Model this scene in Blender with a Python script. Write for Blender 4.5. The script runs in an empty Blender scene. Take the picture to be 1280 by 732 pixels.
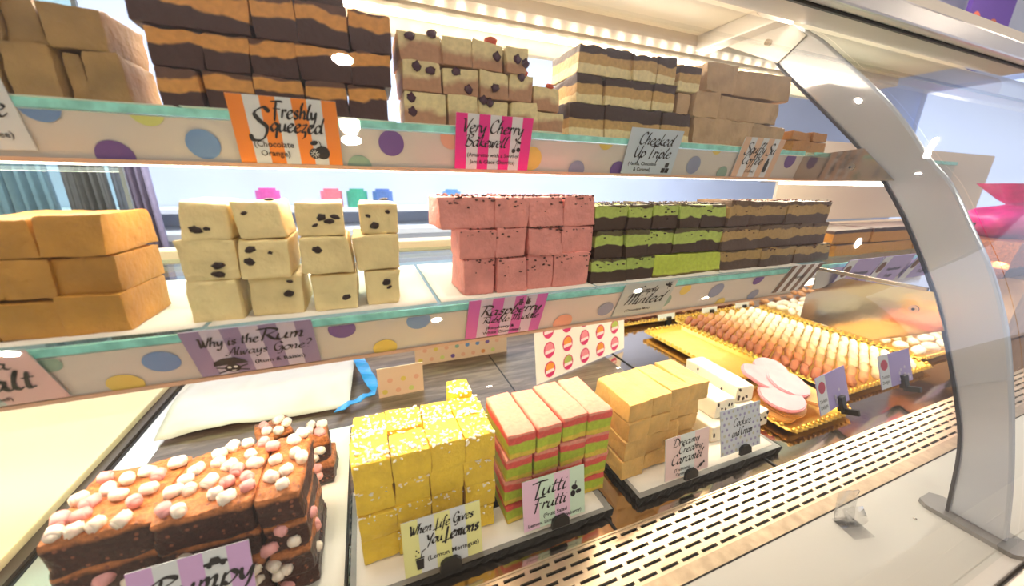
import bpy, bmesh, math, random
from mathutils import Vector, Matrix, noise
random.seed(7)
SC = bpy.context.scene
COL = SC.collection
PI = math.pi
OZ = 1.38                       # eye height above the shop floor; heights below are given relative to the eye
# ------------------------------------------------------------------ camera frame
F = 454.0; CX, CY = 640.0, 366.0
def _v(px, py): return Vector((px - CX, -(py - CY), -F))
_X = _v(1820, 246).normalized()
_Y = _v(450, 225); _Y = (_Y - _X * _X.dot(_Y)).normalized()
_Z = _X.cross(_Y)
RM = Matrix((_X, _Y, _Z))       # camera -> world
def ray(px, py): return RM @ Vector(((px - CX) / F, -(py - CY) / F, -1))
def at(px, py, X=None, Y=None, Z=None):
    d = ray(px, py)
    if X is not None: t = X / d.x
    elif Y is not None: t = Y / d.y
    else: t = Z / d.z
    return d * t
cam = bpy.data.cameras.new('camera'); co = bpy.data.objects.new('camera', cam); COL.objects.link(co)
co.matrix_world = Matrix.Translation((0, 0, OZ)) @ RM.to_4x4()
cam.sensor_width = 36; cam.lens = F * 36 / 1280; cam.clip_start = 0.01; cam.clip_end = 100
cam.dof.use_dof = True; cam.dof.focus_distance = 0.62; cam.dof.aperture_fstop = 3.2
SC.camera = co
SC.view_settings.view_transform = 'Standard'; SC.view_settings.look = 'None'
SC.view_settings.gamma = 1; SC.view_settings.use_curve_mapping = False
SC.view_settings.exposure = 0.0
# ------------------------------------------------------------------ materials
def srgb(h):
    h = h.lstrip('#'); c = [int(h[i:i + 2], 16) / 255 for i in (0, 2, 4)]
    return tuple((x / 12.92 if x <= .04045 else ((x + .055) / 1.055) ** 2.4) for x in c) + (1,)
M = {}
def mat(name, col, rough=.5, metal=0, emit=0, bump=0, bscale=60, var=0, vscale=40, spec=.5, alpha=1, sss=0, stretch=(1, 1, 1)):
    if name in M: return M[name]
    m = bpy.data.materials.new(name); m.use_nodes = True; nt = m.node_tree; b = nt.nodes['Principled BSDF']
    c = srgb(col); b.inputs['Base Color'].default_value = c
    b.inputs['Roughness'].default_value = rough; b.inputs['Metallic'].default_value = metal
    b.inputs['Specular IOR Level'].default_value = spec
    if sss:
        b.inputs['Subsurface Weight'].default_value = sss; b.inputs['Subsurface Radius'].default_value = (.008, .005, .003); b.inputs['Subsurface Scale'].default_value = 1
    if emit:
        b.inputs['Emission Color'].default_value = c; b.inputs['Emission Strength'].default_value = emit
    if var or bump:
        tc = nt.nodes.new('ShaderNodeTexCoord'); mp = nt.nodes.new('ShaderNodeMapping'); mp.inputs['Scale'].default_value = stretch
        nt.links.new(tc.outputs['Object'], mp.inputs[0])
        oi = nt.nodes.new('ShaderNodeObjectInfo'); mu = nt.nodes.new('ShaderNodeMath'); mu.operation = 'MULTIPLY'; mu.inputs[1].default_value = 40
        nt.links.new(oi.outputs['Random'], mu.inputs[0])
    if var:
        n = nt.nodes.new('ShaderNodeTexNoise'); n.noise_dimensions = '4D'; n.inputs['Scale'].default_value = vscale; n.inputs['Detail'].default_value = 5
        nt.links.new(mp.outputs[0], n.inputs['Vector']); nt.links.new(mu.outputs[0], n.inputs['W'])
        r = nt.nodes.new('ShaderNodeValToRGB'); e = r.color_ramp.elements
        e[0].position = .32; e[1].position = .68
        e[0].color = tuple(x * (1 - var) for x in c[:3]) + (1,); e[1].color = tuple(min(1, x * (1 + var)) for x in c[:3]) + (1,)
        nt.links.new(n.outputs['Fac'], r.inputs[0]); nt.links.new(r.outputs[0], b.inputs['Base Color'])
    if bump:
        n2 = nt.nodes.new('ShaderNodeTexNoise'); n2.noise_dimensions = '4D'; n2.inputs['Scale'].default_value = bscale; n2.inputs['Detail'].default_value = 6
        nt.links.new(mp.outputs[0], n2.inputs['Vector']); nt.links.new(mu.outputs[0], n2.inputs['W'])
        bp = nt.nodes.new('ShaderNodeBump'); bp.inputs['Strength'].default_value = bump; bp.inputs['Distance'].default_value = .004
        nt.links.new(n2.outputs['Fac'], bp.inputs['Height']); nt.links.new(bp.outputs[0], b.inputs['Normal'])
    M[name] = m; return m
def layered(name, stops, h=.04, amp=.35, scale=28, rough=.5, soft=.03, bump=.25, speck=None, var=.12):
    """fudge poured in layers: colours stacked by height inside the block, edges wandering"""
    m = bpy.data.materials.new(name); m.use_nodes = True; nt = m.node_tree; L = nt.links.new
    b = nt.nodes['Principled BSDF']; b.inputs['Roughness'].default_value = rough; b.inputs['Specular IOR Level'].default_value = .35
    tc = nt.nodes.new('ShaderNodeTexCoord'); oi = nt.nodes.new('ShaderNodeObjectInfo')
    mu = nt.nodes.new('ShaderNodeMath'); mu.operation = 'MULTIPLY'; mu.inputs[1].default_value = 60; L(oi.outputs['Random'], mu.inputs[0])
    n = nt.nodes.new('ShaderNodeTexNoise'); n.noise_dimensions = '4D'; n.inputs['Scale'].default_value = scale; n.inputs['Detail'].default_value = 3
    n.inputs['Distortion'].default_value = .4
    L(tc.outputs['Object'], n.inputs['Vector']); L(mu.outputs[0], n.inputs['W'])
    s = nt.nodes.new('ShaderNodeSeparateXYZ'); L(tc.outputs['Object'], s.inputs[0])
    dv = nt.nodes.new('ShaderNodeMath'); dv.operation = 'DIVIDE'; dv.inputs[1].default_value = h; L(s.outputs['Z'], dv.inputs[0])
    a = nt.nodes.new('ShaderNodeMath'); a.operation = 'MULTIPLY_ADD'; a.inputs[1].default_value = amp; a.inputs[2].default_value = -amp / 2
    L(n.outputs['Fac'], a.inputs[0])
    ad = nt.nodes.new('ShaderNodeMath'); ad.operation = 'ADD'; L(dv.outputs[0], ad.inputs[0]); L(a.outputs[0], ad.inputs[1])
    r = nt.nodes.new('ShaderNodeValToRGB'); cr = r.color_ramp
    pts = []
    for i, (p, c) in enumerate(stops):
        if i: pts.append((max(0, p - soft), stops[i - 1][1])); pts.append((min(1, p + soft), c))
        else: pts.append((0, c))
    cr.elements[0].position = 0; cr.elements[0].color = srgb(pts[0][1]); cr.elements[1].position = pts[-1][0]; cr.elements[1].color = srgb(pts[-1][1])
    for p, c in pts[1:-1]:
        e = cr.elements.new(p); e.color = srgb(c)
    L(ad.outputs[0], r.inputs[0]); out = r.outputs[0]
    n2 = nt.nodes.new('ShaderNodeTexNoise'); n2.inputs['Scale'].default_value = 180; n2.inputs['Detail'].default_value = 6; L(tc.outputs['Object'], n2.inputs['Vector'])
    mr = nt.nodes.new('ShaderNodeMapRange'); mr.inputs['From Min'].default_value = .3; mr.inputs['From Max'].default_value = .7; mr.inputs['To Min'].default_value = 1 - var; mr.inputs['To Max'].default_value = 1 + var
    L(n2.outputs['Fac'], mr.inputs['Value'])
    vm = nt.nodes.new('ShaderNodeVectorMath'); vm.operation = 'SCALE'; L(out, vm.inputs[0]); L(mr.outputs[0], vm.inputs['Scale']); out = vm.outputs[0]
    if speck:
        vo = nt.nodes.new('ShaderNodeTexVoronoi'); vo.inputs['Scale'].default_value = speck[1]; L(tc.outputs['Object'], vo.inputs['Vector'])
        lt = nt.nodes.new('ShaderNodeMath'); lt.operation = 'LESS_THAN'; lt.inputs[1].default_value = speck[2]; L(vo.outputs['Distance'], lt.inputs[0])
        mx = nt.nodes.new('ShaderNodeMix'); mx.data_type = 'RGBA'; L(lt.outputs[0], mx.inputs[0]); L(out, mx.inputs[6]); mx.inputs[7].default_value = srgb(speck[0]); out = mx.outputs[2]
    L(out, b.inputs['Base Color'])
    bp = nt.nodes.new('ShaderNodeBump'); bp.inputs['Strength'].default_value = bump; bp.inputs['Distance'].default_value = .003
    L(n2.outputs['Fac'], bp.inputs['Height']); L(bp.outputs[0], b.inputs['Normal'])
    M[name] = m; return m
def glass(name, tint='#ffffff', gl=1.0, ior=1.45):
    m = bpy.data.materials.new(name); m.use_nodes = True; nt = m.node_tree; nt.nodes.clear(); L = nt.links.new
    o = nt.nodes.new('ShaderNodeOutputMaterial'); t = nt.nodes.new('ShaderNodeBsdfTransparent'); t.inputs[0].default_value = srgb(tint)
    g = nt.nodes.new('ShaderNodeBsdfGlossy'); g.inputs['Roughness'].default_value = .015
    f = nt.nodes.new('ShaderNodeFresnel'); g_ = nt.nodes.new('ShaderNodeNewGeometry'); im = nt.nodes.new('ShaderNodeMix'); im.inputs[2].default_value = ior; im.inputs[3].default_value = 1 / ior
    L(g_.outputs['Backfacing'], im.inputs[0]); L(im.outputs[0], f.inputs['IOR'])
    mu = nt.nodes.new('ShaderNodeMath'); mu.operation = 'MULTIPLY'; mu.inputs[1].default_value = gl; mu.use_clamp = True; L(f.outputs[0], mu.inputs[0])
    mx = nt.nodes.new('ShaderNodeMixShader'); L(mu.outputs[0], mx.inputs[0]); L(t.outputs[0], mx.inputs[1]); L(g.outputs[0], mx.inputs[2]); L(mx.outputs[0], o.inputs[0])
    M[name] = m; return m
# ------------------------------------------------------------------ mesh helpers
def link(name, me, m=None, parent=None, loc=None, rot=None, smooth=False, **tags):
    o = bpy.data.objects.new(name, me); COL.objects.link(o)
    if m is not None and me is not None:
        for q in (m if isinstance(m, (list, tuple)) else [m]): me.materials.append(q)
    if parent: o.parent = parent
    if loc is not None: o.location = loc
    if rot is not None: o.rotation_euler = rot
    if smooth and me is not None:
        for p in me.polygons: p.use_smooth = True
    for k, v in tags.items(): o[k] = v
    return o
def W(p): return Vector((p[0], p[1], p[2] + OZ))
def empty(name, loc, label, cat, group=None, rot=None):
    o = bpy.data.objects.new(name, None); COL.objects.link(o); o.location = loc; o.empty_display_size = .02
    if rot is not None: o.rotation_euler = rot
    o['label'] = label; o['category'] = cat
    if group: o['group'] = group
    return o
def tag(o, label, cat, group=None, kind=None):
    o['label'] = label; o['category'] = cat
    if group: o['group'] = group
    if kind: o['kind'] = kind
    return o
def me_from(bm, name='m'):
    me = bpy.data.meshes.new(name); bmesh.ops.recalc_face_normals(bm, faces=bm.faces); bm.to_mesh(me); bm.free(); return me
def box_bm(x0, x1, y0, y1, z0, z1, bm=None, bev=0):
    own = bm is None
    b = bmesh.new()
    bmesh.ops.create_cube(b, size=1)
    for v in b.verts: v.co = Vector((x0 + (v.co.x + .5) * (x1 - x0), y0 + (v.co.y + .5) * (y1 - y0), z0 + (v.co.z + .5) * (z1 - z0)))
    if bev: bmesh.ops.bevel(b, geom=b.edges[:], offset=bev, segments=2, affect='EDGES', profile=.6)
    if own: return b
    t = bpy.data.meshes.new('t'); b.to_mesh(t); b.free(); bm.from_mesh(t); bpy.data.meshes.remove(t); return bm
def box(name, x0, x1, y0, y1, z0, z1, m, parent=None, bev=0, **tags):
    return link(name, me_from(box_bm(x0, x1, y0, y1, z0, z1, bev=bev)), m, parent, **tags)
def rounded_block(w, d, h, seed=0, r=.003, n=9, rough=.0006, jit=.0015, top=0.0, shear=(0, 0), yaw_taper=0):
    """a hand-cut block: rounded box, base centre at the origin, wavy faces and uneven corners"""
    rnd = random.Random(seed); bm = bmesh.new(); bmesh.ops.create_cube(bm, size=2)
    bmesh.ops.subdivide_edges(bm, edges=bm.edges[:], cuts=n, use_grid_fill=True)
    cj = {(a, b, c): Vector((rnd.uniform(-1, 1), rnd.uniform(-1, 1), rnd.uniform(-1, 1) * (1 if c > 0 else 0))) * jit for a in (-1, 1) for b in (-1, 1) for c in (-1, 1)}
    hx, hy, hz = w / 2, d / 2, h / 2; off = Vector((seed * 3.7 % 50, seed * 1.3 % 50, 0))
    for v in bm.verts:
        c = v.co.copy()
        q = Vector([math.copysign(abs(t) ** .5, t) for t in c])          # crowd loops to the edges
        p = Vector((q.x * hx, q.y * hy, q.z * hz))
        inner = Vector((max(-hx + r, min(hx - r, p.x)), max(-hy + r, min(hy - r, p.y)), max(-hz + r, min(hz - r, p.z))))
        dv = p - inner
        if dv.length > 1e-9: p = inner + dv.normalized() * r
        j = Vector((0, 0, 0))
        for (a, b, e), u in cj.items():
            j += u * ((1 + a * c.x) * (1 + b * c.y) * (1 + e * c.z) / 8)
        nz = noise.noise_vector(p * 55 + off) * rough * 2 + noise.noise_vector(p * 230 + off) * rough * .6
        if c.z > .99 and top: nz.z += noise.noise(p * 120 + off) * top
        p = p + j + nz
        if p.z < -hz + .0005: p.z = -hz
        v.co = Vector((p.x + shear[0] * (p.z + hz), p.y + shear[1] * (p.z + hz), p.z + hz))
    me = me_from(bm)
    for pl in me.polygons: pl.use_smooth = True
    me.set_sharp_from_angle(angle=.62)
    return me
def blob_mesh(rx, ry, rz, seed=0, rough=.25, sub=2, box=0.0):
    bm = bmesh.new(); bmesh.ops.create_icosphere(bm, subdivisions=sub, radius=1)
    for v in bm.verts:
        c = v.co.copy()
        if box: c = Vector([math.copysign(abs(t) ** (1 - box), t) for t in c])
        s = 1 + noise.noise(v.co * 1.6 + Vector((seed * 5.1, 0, 0))) * rough
        v.co = Vector((c.x * rx, c.y * ry, c.z * rz)) * s
    me = me_from(bm)
    for p in me.polygons: p.use_smooth = True
    return me
def cyl_bm(r, h, seg=24, bm=None, loc=(0, 0, 0), r2=None):
    b = bmesh.new() if bm is None else bm
    g = bmesh.ops.create_cone(b, cap_ends=True, segments=seg, radius1=r, radius2=r if r2 is None else r2, depth=h)
    bmesh.ops.translate(b, verts=g['verts'], vec=(loc[0], loc[1], loc[2] + h / 2)); return b
def prism(name, pts, axis, a0, a1, m, parent=None, **tags):
    """polygon of 2-D points extruded along an axis. axis 'x': pts=(y,z); 'y': (x,z); 'z': (x,y)"""
    bm = bmesh.new(); f = {'x': lambda p, a: (a, p[0], p[1]), 'y': lambda p, a: (p[0], a, p[1]), 'z': lambda p, a: (p[0], p[1], a)}[axis]
    A = [bm.verts.new(f(p, a0)) for p in pts]; B = [bm.verts.new(f(p, a1)) for p in pts]
    bm.faces.new(A); bm.faces.new(list(reversed(B))); n = len(pts)
    for i in range(n): bm.faces.new((A[i], A[(i + 1) % n], B[(i + 1) % n], B[i]))
    return link(name, me_from(bm), m, parent, **tags)
def sheet_profile(name, prof, x0, x1, m, parent=None, thick=0, smooth=True, nx=1, **tags):
    """a sheet following a (y,z) profile, running along X"""
    bm = bmesh.new(); rows = []
    for (y, z) in prof: rows.append([bm.verts.new((x0 + (x1 - x0) * i / nx, y, z)) for i in range(nx + 1)])
    for a, b in zip(rows, rows[1:]):
        for i in range(nx): bm.faces.new((a[i], a[i + 1], b[i + 1], b[i]))
    o = link(name, me_from(bm), m, parent, smooth=smooth, **tags)
    if thick:
        s = o.modifiers.new('s', 'SOLIDIFY'); s.thickness = thick; s.offset = 0
    return o
def smooth_curve(pts, n=6):
    out = []; P = [Vector(p) for p in pts]; P = [P[0] * 2 - P[1]] + P + [P[-1] * 2 - P[-2]]
    for i in range(1, len(P) - 2):
        a, b, c, d = P[i - 1:i + 3]
        for k in range(n):
            t = k / n; out.append(.5 * ((2 * b) + (c - a) * t + (2 * a - 5 * b + 4 * c - d) * t * t + (3 * b - a - 3 * c + d) * t ** 3))
    out.append(P[-2]); return out
# ------------------------------------------------------------------ hand lettering (broad-nib strokes)
G = {
'a': ('.85,.8 .5,1 .12,.6 .2,.05 .55,.1 .85,.7|.88,1 .78,.3 .95,0 1.2,.2', 1.1),
'b': ('.1,1 .35,2 .2,1 .12,.1 .5,0 .8,.5 .5,.95 .2,.6', .95),
'c': ('.75,.8 .5,1 .15,.6 .2,.1 .5,0 .85,.25', .85),
'd': ('.8,.8 .45,1 .1,.5 .25,0 .6,.15 .85,.8|1.05,2 .85,.9 .85,.1 1.1,.1', 1.05),
'e': ('.1,.45 .5,.6 .7,.85 .45,1 .12,.6 .2,.1 .5,0 .85,.3', .85),
'f': ('.75,1.8 .5,2 .35,1.4 .25,.2 .1,-.8|.05,.9 .65,1', .6),
'g': ('.8,.8 .45,1 .1,.55 .3,.05 .7,.3 .85,1|.85,1 .75,-.4 .4,-.9 .05,-.6', 1.0),
'h': ('.1,1.2 .4,2 .2,1 .1,0|.15,.5 .5,1 .7,.7 .65,.1 .95,.15', .95),
'i': ('.2,1 .12,.3 .25,0 .5,.2|.3,1.45 .33,1.4', .45),
'k': ('.35,2 .2,1 .1,0|.7,1 .2,.5 .6,.1 .9,.1', .85),
'l': ('.1,.6 .45,1.9 .25,1.4 .1,.3 .3,0 .5,.2', .5),
'm': ('.15,1 .1,0|.15,.6 .4,1 .5,.6 .45,0|.5,.6 .8,1 .9,.7 .85,.1 1.1,.15', 1.15),
'n': ('.15,1 .1,0|.15,.6 .5,1 .65,.7 .6,.1 .85,.15', .9),
'o': ('.5,1 .15,.7 .15,.15 .5,0 .85,.4 .8,.85 .5,1 1,.95', .95),
'p': ('.2,1 .1,0 .0,-.9|.15,.6 .5,1 .85,.6 .5,0 .15,.2', .95),
'q': ('.8,.8 .45,1 .1,.5 .35,0 .75,.5|.85,1 .75,0 .7,-.9', .95),
'r': ('.1,1 .2,.9 .12,0|.15,.5 .4,1 .7,.85', .7),
's': ('.65,.85 .4,1 .2,.75 .55,.35 .4,0 .1,.15', .75),
't': ('.35,1.7 .2,.6 .25,.05 .55,.15|.0,1.05 .6,1.15', .6),
'u': ('.15,1 .1,.3 .3,0 .6,.3 .75,1|.75,1 .7,.2 .95,.1', .95),
'v': ('.1,1 .3,.1 .35,0 .7,1 .9,.9', .85),
'w': ('.1,1 .15,.1 .3,0 .5,.9|.5,.9 .55,.1 .7,0 .95,1 1.1,.9', 1.1),
'y': ('.1,1 .15,.3 .4,.1 .7,1|.75,1 .6,-.3 .3,-.9 .0,-.6', .85),
'z': ('.1,.9 .65,1 .1,.1 .5,.1 .5,-.5 .2,-.8', .75),
'?': ('.1,1.6 .4,2 .7,1.5 .35,.9 .35,.6|.35,.1 .37,.05', .7),
'&': ('.9,.3 .4,0 .1,.4 .6,1.2 .4,1.6 .2,1.2 .9,0', 1.0),
'A': ('-.3,.2 .2,.2 .9,2 1.0,1 1.0,0|.1,.7 1.2,.8', 1.15),
'B': ('.3,1.9 .2,1 .1,0|-.2,1.6 .4,2 1,1.7 .4,1.1 1.05,.7 .7,0 0,.1', 1.15),
'C': ('1,1.6 .7,2 .2,1.4 .15,.4 .6,0 1.1,.4', 1.1),
'D': ('.3,1.9 .25,1 .1,0|-.3,1.7 .5,2 1.2,1.2 .9,.2 .1,0', 1.25),
'F': ('-.2,1.9 .6,2 1.3,1.95|.5,2 .4,1 .35,-.4|.1,1.1 1.0,1.1', 1.1),
'G': ('1.1,1.6 .7,2 .2,1.3 .25,.3 .7,.0 1.05,.8|.6,.9 1.1,.9 1,-.5 .5,-.6', 1.2),
'L': ('.4,2 .35,1 .3,-.5|-.3,-.2 .4,-.1 1.1,.15', .95),
'M': ('-.2,1.5 .2,2 .3,1 .1,0|.3,1.2 .7,2 .8,1 .7,0|.8,1.2 1.2,2 1.3,1 1.25,.1 1.5,.2', 1.5),
'R': ('.3,1.9 .2,1 .1,0|-.4,1.9 .5,2 1.1,1.6 .5,1 .3,1|.4,1 .9,.2 1.5,-.1', 1.1),
'S': ('1.1,1.7 .7,2 .2,1.6 .5,1.1 1,.6 .8,-.2 .2,-.3 .0,.1', 1.15),
'T': ('-.3,1.85 .5,2 1.3,1.95|.5,2 .45,1 .4,-.3', .95),
'U': ('.1,1.9 .2,.5 .5,0 .9,.5 1.1,2|1.1,2 1.0,.1 1.3,.1', 1.25),
'V': ('-.1,1.8 .2,1.7 .5,0 .9,1.4 1.2,2', 1.05),
'W': ('-.1,1.8 .2,1.7 .5,0 .8,1.4|.7,1.6 1.0,0 1.5,2', 1.45),
'Y': ('0,1.9 .3,1 .6,1 1,2|1,2 .7,.8 .3,-.5', .95),
}
def script_mesh(items, slant=.22, nib=.75):
    """items: (text, x_left, baseline, x-height, width or None)"""
    bm = bmesh.new(); na = math.radians(nib * 45)
    for text, x0, y0, s, width, heavy in items:
        tot = sum(G[c][1] if c in G else .55 for c in text); sx = s if width is None else width / tot
        x = x0
        for c in text:
            if c not in G: x += .55 * sx; continue
            st, adv = G[c]
            for stroke in st.split('|'):
                pts = [tuple(map(float, q.split(','))) for q in stroke.split()]
                pts = [(x + (px + slant * py) * sx, y0 + py * s, 0) for px, py in pts]
                cv = smooth_curve(pts, 5) if len(pts) > 2 else [Vector(p) for p in pts]
                prev = None
                for i, p in enumerate(cv):
                    t = (cv[min(i + 1, len(cv) - 1)] - cv[max(i - 1, 0)])
                    if t.length < 1e-9: continue
                    t.normalize(); th = math.atan2(t.y, t.x)
                    w = s * heavy * (.08 + .24 * abs(math.sin(th - na)) ** 1.5) * (1 if 0 < i < len(cv) - 1 else .6)
                    nn = Vector((-t.y, t.x, 0)) * w / 2
                    a, b = bm.verts.new(p + nn), bm.verts.new(p - nn)
                    if prev: bm.faces.new((prev[0], a, b, prev[1]))
                    prev = (a, b)
            x += adv * sx
    return bm
def stand_up(bm, y):      # XY drawing -> upright in XZ at y
    for v in bm.verts: v.co = Vector((v.co.x, y, v.co.y))
    me = bpy.data.meshes.new('ink'); bm.to_mesh(me); bm.free(); return me
def print_mesh(lines):
    """plain printed small text: (text, x_centre, baseline, size)"""
    bm = bmesh.new()
    for text, xc, y, size in lines:
        cu = bpy.data.curves.new('t', 'FONT'); cu.body = text; cu.size = size; cu.align_x = 'CENTER'; cu.resolution_u = 2; cu.offset = size * .012
        o = bpy.data.objects.new('t', cu); COL.objects.link(o)
        dg = bpy.context.evaluated_depsgraph_get(); me = bpy.data.meshes.new_from_object(o.evaluated_get(dg))
        me.transform(Matrix.Translation((xc, y, 0))); bm.from_mesh(me)
        bpy.data.objects.remove(o); bpy.data.curves.remove(cu); bpy.data.meshes.remove(me)
    return bm
# 2-D icon helpers
def disc(bm, x, y, rx, ry=None, n=20, rot=0, z=0):
    ry = ry or rx; c, s = math.cos(rot), math.sin(rot)
    bm.faces.new([bm.verts.new((x + rx * math.cos(2 * PI * i / n) * c - ry * math.sin(2 * PI * i / n) * s, y + rx * math.cos(2 * PI * i / n) * s + ry * math.sin(2 * PI * i / n) * c, z)) for i in range(n)])
def poly(bm, pts, z=0): bm.faces.new([bm.verts.new((p[0], p[1], z)) for p in pts])
def bar(bm, a, b, w, z=0):
    a, b = Vector((*a, z)), Vector((*b, z)); t = (b - a).normalized(); n = Vector((-t.y, t.x, 0)) * w / 2
    bm.faces.new([bm.verts.new(q) for q in (a + n, b + n, b - n, a - n)])
def icon(kind, x, y, s):
    bm = bmesh.new()
    if kind == 'orange':
        disc(bm, x + .25 * s, y, .55 * s); disc(bm, x - .35 * s, y - .1 * s, .42 * s, .42 * s)
        disc(bm, x - .3 * s, y + .75 * s, .3 * s, .18 * s, rot=.3); bar(bm, (x + .2 * s, y + .5 * s), (x + .1 * s, y + .9 * s), .08 * s)
    elif kind == 'orange_cut':
        for i in range(9): a = 2 * PI * i / 9; bar(bm, (x - .35 * s + .08 * s * math.cos(a), y - .1 * s + .08 * s * math.sin(a)), (x - .35 * s + .34 * s * math.cos(a), y - .1 * s + .34 * s * math.sin(a)), .05 * s)
    elif kind == 'cherries':
        disc(bm, x - .4 * s, y - .5 * s, .36 * s); disc(bm, x + .45 * s, y - .3 * s, .36 * s)
        bar(bm, (x - .35 * s, y - .3 * s), (x + .1 * s, y + 1 * s), .08 * s); bar(bm, (x + .45 * s, y - .1 * s), (x + .1 * s, y + 1 * s), .08 * s); disc(bm, x + .45 * s, y + .85 * s, .42 * s, .2 * s, rot=-.4)
    elif kind == 'blocks':
        for dx, dy in ((-.45, -.5), (.45, -.5), (.15, .45)):
            poly(bm, [(x + (dx - .42) * s, y + (dy - .42) * s), (x + (dx + .42) * s, y + (dy - .42) * s), (x + (dx + .48) * s, y + (dy + .42) * s), (x + (dx - .36) * s, y + (dy + .42) * s)])
    elif kind == 'cup':
        poly(bm, [(x - .35 * s, y - .9 * s), (x + .35 * s, y - .9 * s), (x + .45 * s, y + .35 * s), (x - .45 * s, y + .35 * s)])
        poly(bm, [(x - .52 * s, y + .42 * s), (x + .52 * s, y + .42 * s), (x + .48 * s, y + .56 * s), (x - .48 * s, y + .56 * s)])
        bar(bm, (x + .1 * s, y + .5 * s), (x + .3 * s, y + 1.2 * s), .1 * s); bar(bm, (x + .3 * s, y + 1.2 * s), (x + .7 * s, y + 1.4 * s), .1 * s)
        for dx, dy in ((-.4, .9), (-.1, 1.2), (-.3, 1.5)): disc(bm, x + dx * s, y + dy * s, .09 * s, n=8)
    elif kind == 'pirate':
        disc(bm, x, y - .35 * s, .55 * s, .5 * s); bar(bm, (x - 1.1 * s, y - .1 * s), (x + 1.1 * s, y - .8 * s), .14 * s); bar(bm, (x - 1.1 * s, y - .8 * s), (x + 1.1 * s, y - .1 * s), .14 * s)
        poly(bm, [(x - 1.2 * s, y + .1 * s), (x + 1.2 * s, y + .1 * s), (x + 1.0 * s, y + .5 * s), (x + .4 * s, y + .95 * s), (x - .4 * s, y + .95 * s), (x - 1.1 * s, y + .6 * s)], z=1e-4)
    elif kind == 'berries':
        for ox in (-.55, .55):
            for i in range(7): a = i * PI / 3; rr = 0 if i == 6 else .26; disc(bm, x + (ox + rr * math.cos(a)) * s, y + (-.2 + rr * math.sin(a) * 1.3) * s, .15 * s, n=8)
            disc(bm, x + ox * s, y + .35 * s, .35 * s, .1 * s, n=10); bar(bm, (x + ox * s, y + .3 * s), (x + ox * .5 * s, y + .8 * s), .08 * s)
    elif kind == 'leaves':
        for k, a in enumerate((.2, 1.0, 1.8, 2.6, -.4)): disc(bm, x + .45 * s * math.cos(a), y + .45 * s * math.sin(a), .42 * s, .17 * s, rot=a, z=k * 1e-5)
        bar(bm, (x, y), (x + .2 * s, y - .8 * s), .08 * s)
    elif kind == 'jar':
        poly(bm, [(x - .4 * s, y - 1.2 * s), (x + .4 * s, y - 1.2 * s), (x + .45 * s, y + .4 * s), (x + .2 * s, y + .7 * s), (x + .2 * s, y + 1.1 * s), (x - .2 * s, y + 1.1 * s), (x - .2 * s, y + .7 * s), (x - .45 * s, y + .4 * s)])
    elif kind == 'sweet':
        disc(bm, x, y, .5 * s, .36 * s, rot=.5); poly(bm, [(x + .35 * s, y + .2 * s), (x + 1.0 * s, y + .2 * s), (x + .75 * s, y + .85 * s)]); poly(bm, [(x - .35 * s, y - .2 * s), (x - 1.0 * s, y - .2 * s), (x - .75 * s, y - .85 * s)])
    elif kind == 'car':
        disc(bm, x - .6 * s, y - .35 * s, .24 * s, z=1e-5); disc(bm, x + .6 * s, y - .35 * s, .24 * s, z=1e-5)
        poly(bm, [(x - 1.05 * s, y - .3 * s), (x + 1.05 * s, y - .3 * s), (x + 1.0 * s, y + .05 * s), (x + .5 * s, y + .15 * s), (x + .3 * s, y + .55 * s), (x - .35 * s, y + .55 * s), (x - .55 * s, y + .12 * s), (x - 1.05 * s, y + .05 * s)])
    elif kind == 'fruit':
        disc(bm, x - .1 * s, y + .3 * s, .45 * s, .35 * s, rot=-.5); disc(bm, x - .35 * s, y - .5 * s, .35 * s, .45 * s); disc(bm, x + .45 * s, y - .4 * s, .4 * s, .3 * s); bar(bm, (x, y + .6 * s), (x + .15 * s, y + 1.1 * s), .1 * s)
    return bm
# ------------------------------------------------------------------ colours
mat('ink', '#17151a', .55)
mat('white_metal', '#d4d0cc', .35, .25); mat('steel', '#c9beb2', .22, .95, var=.08, vscale=8, stretch=(1, 12, 1), bump=.05, bscale=14)
mat('mirror_steel', '#cbb8a6', .1, 1, bump=.25, bscale=7); mat('brushed', '#d9cfc2', .32, .85, bump=.12, bscale=60, stretch=(1, 20, 1))
mat('aluminium', '#d6d2d0', .3, .7); mat('black', '#0b0a0a', .4); mat('gasket', '#1b1817', .6)
mat('laminate', '#bfbab3', .32, var=.02, vscale=6, bump=.04, bscale=300)
mat('arch', '#c6cad4', .25, .35, spec=.8); mat('canopy', '#e4dccf', .45); mat('canopy_grey', '#b8b0a8', .4, .3)
mat('strip_white', '#cfc9c2', .45); mat('strip_edge', '#e6b796', .35)
mat('dot_blue', '#6b8fc4'); mat('dot_yellow', '#dcc25e'); mat('dot_lime', '#ccd27a'); mat('dot_purple', '#6d4f96'); mat('dot_pink', '#e3a78c'); mat('dot_green', '#8aa898'); mat('dot_slate', '#8b93b0')
mat('slate', '#8e8b88', .6, bump=.3, bscale=40, var=.15); mat('slate_edge', '#161412', .75, bump=.9, bscale=90)
mat('paper', '#f3e8da', .75, bump=.08, bscale=30); mat('parchment', '#d6cac0', .45, bump=.12, bscale=14, var=.04, vscale=10); mat('blue_plastic', '#1d8fd6', .3, bump=.5, bscale=50)
mat('cream_board', '#e6d0a0', .35, var=.05, vscale=5, bump=.06, bscale=12)
mat('gold', '#eabb52', .35, .75, bump=.35, bscale=60); mat('pale_card', '#eef0ea', .6)
glass('front_glass', '#f4f8f8'); glass('shelf_glass', '#e4f4ee'); glass('clear_plastic', '#fafafa', 1.0, 1.45)
mat('glass_edge', '#93dccf', .2, var=.25, vscale=60, stretch=(1, 1, 1)); mat('poster_white', '#f4ece6', .5)
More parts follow.
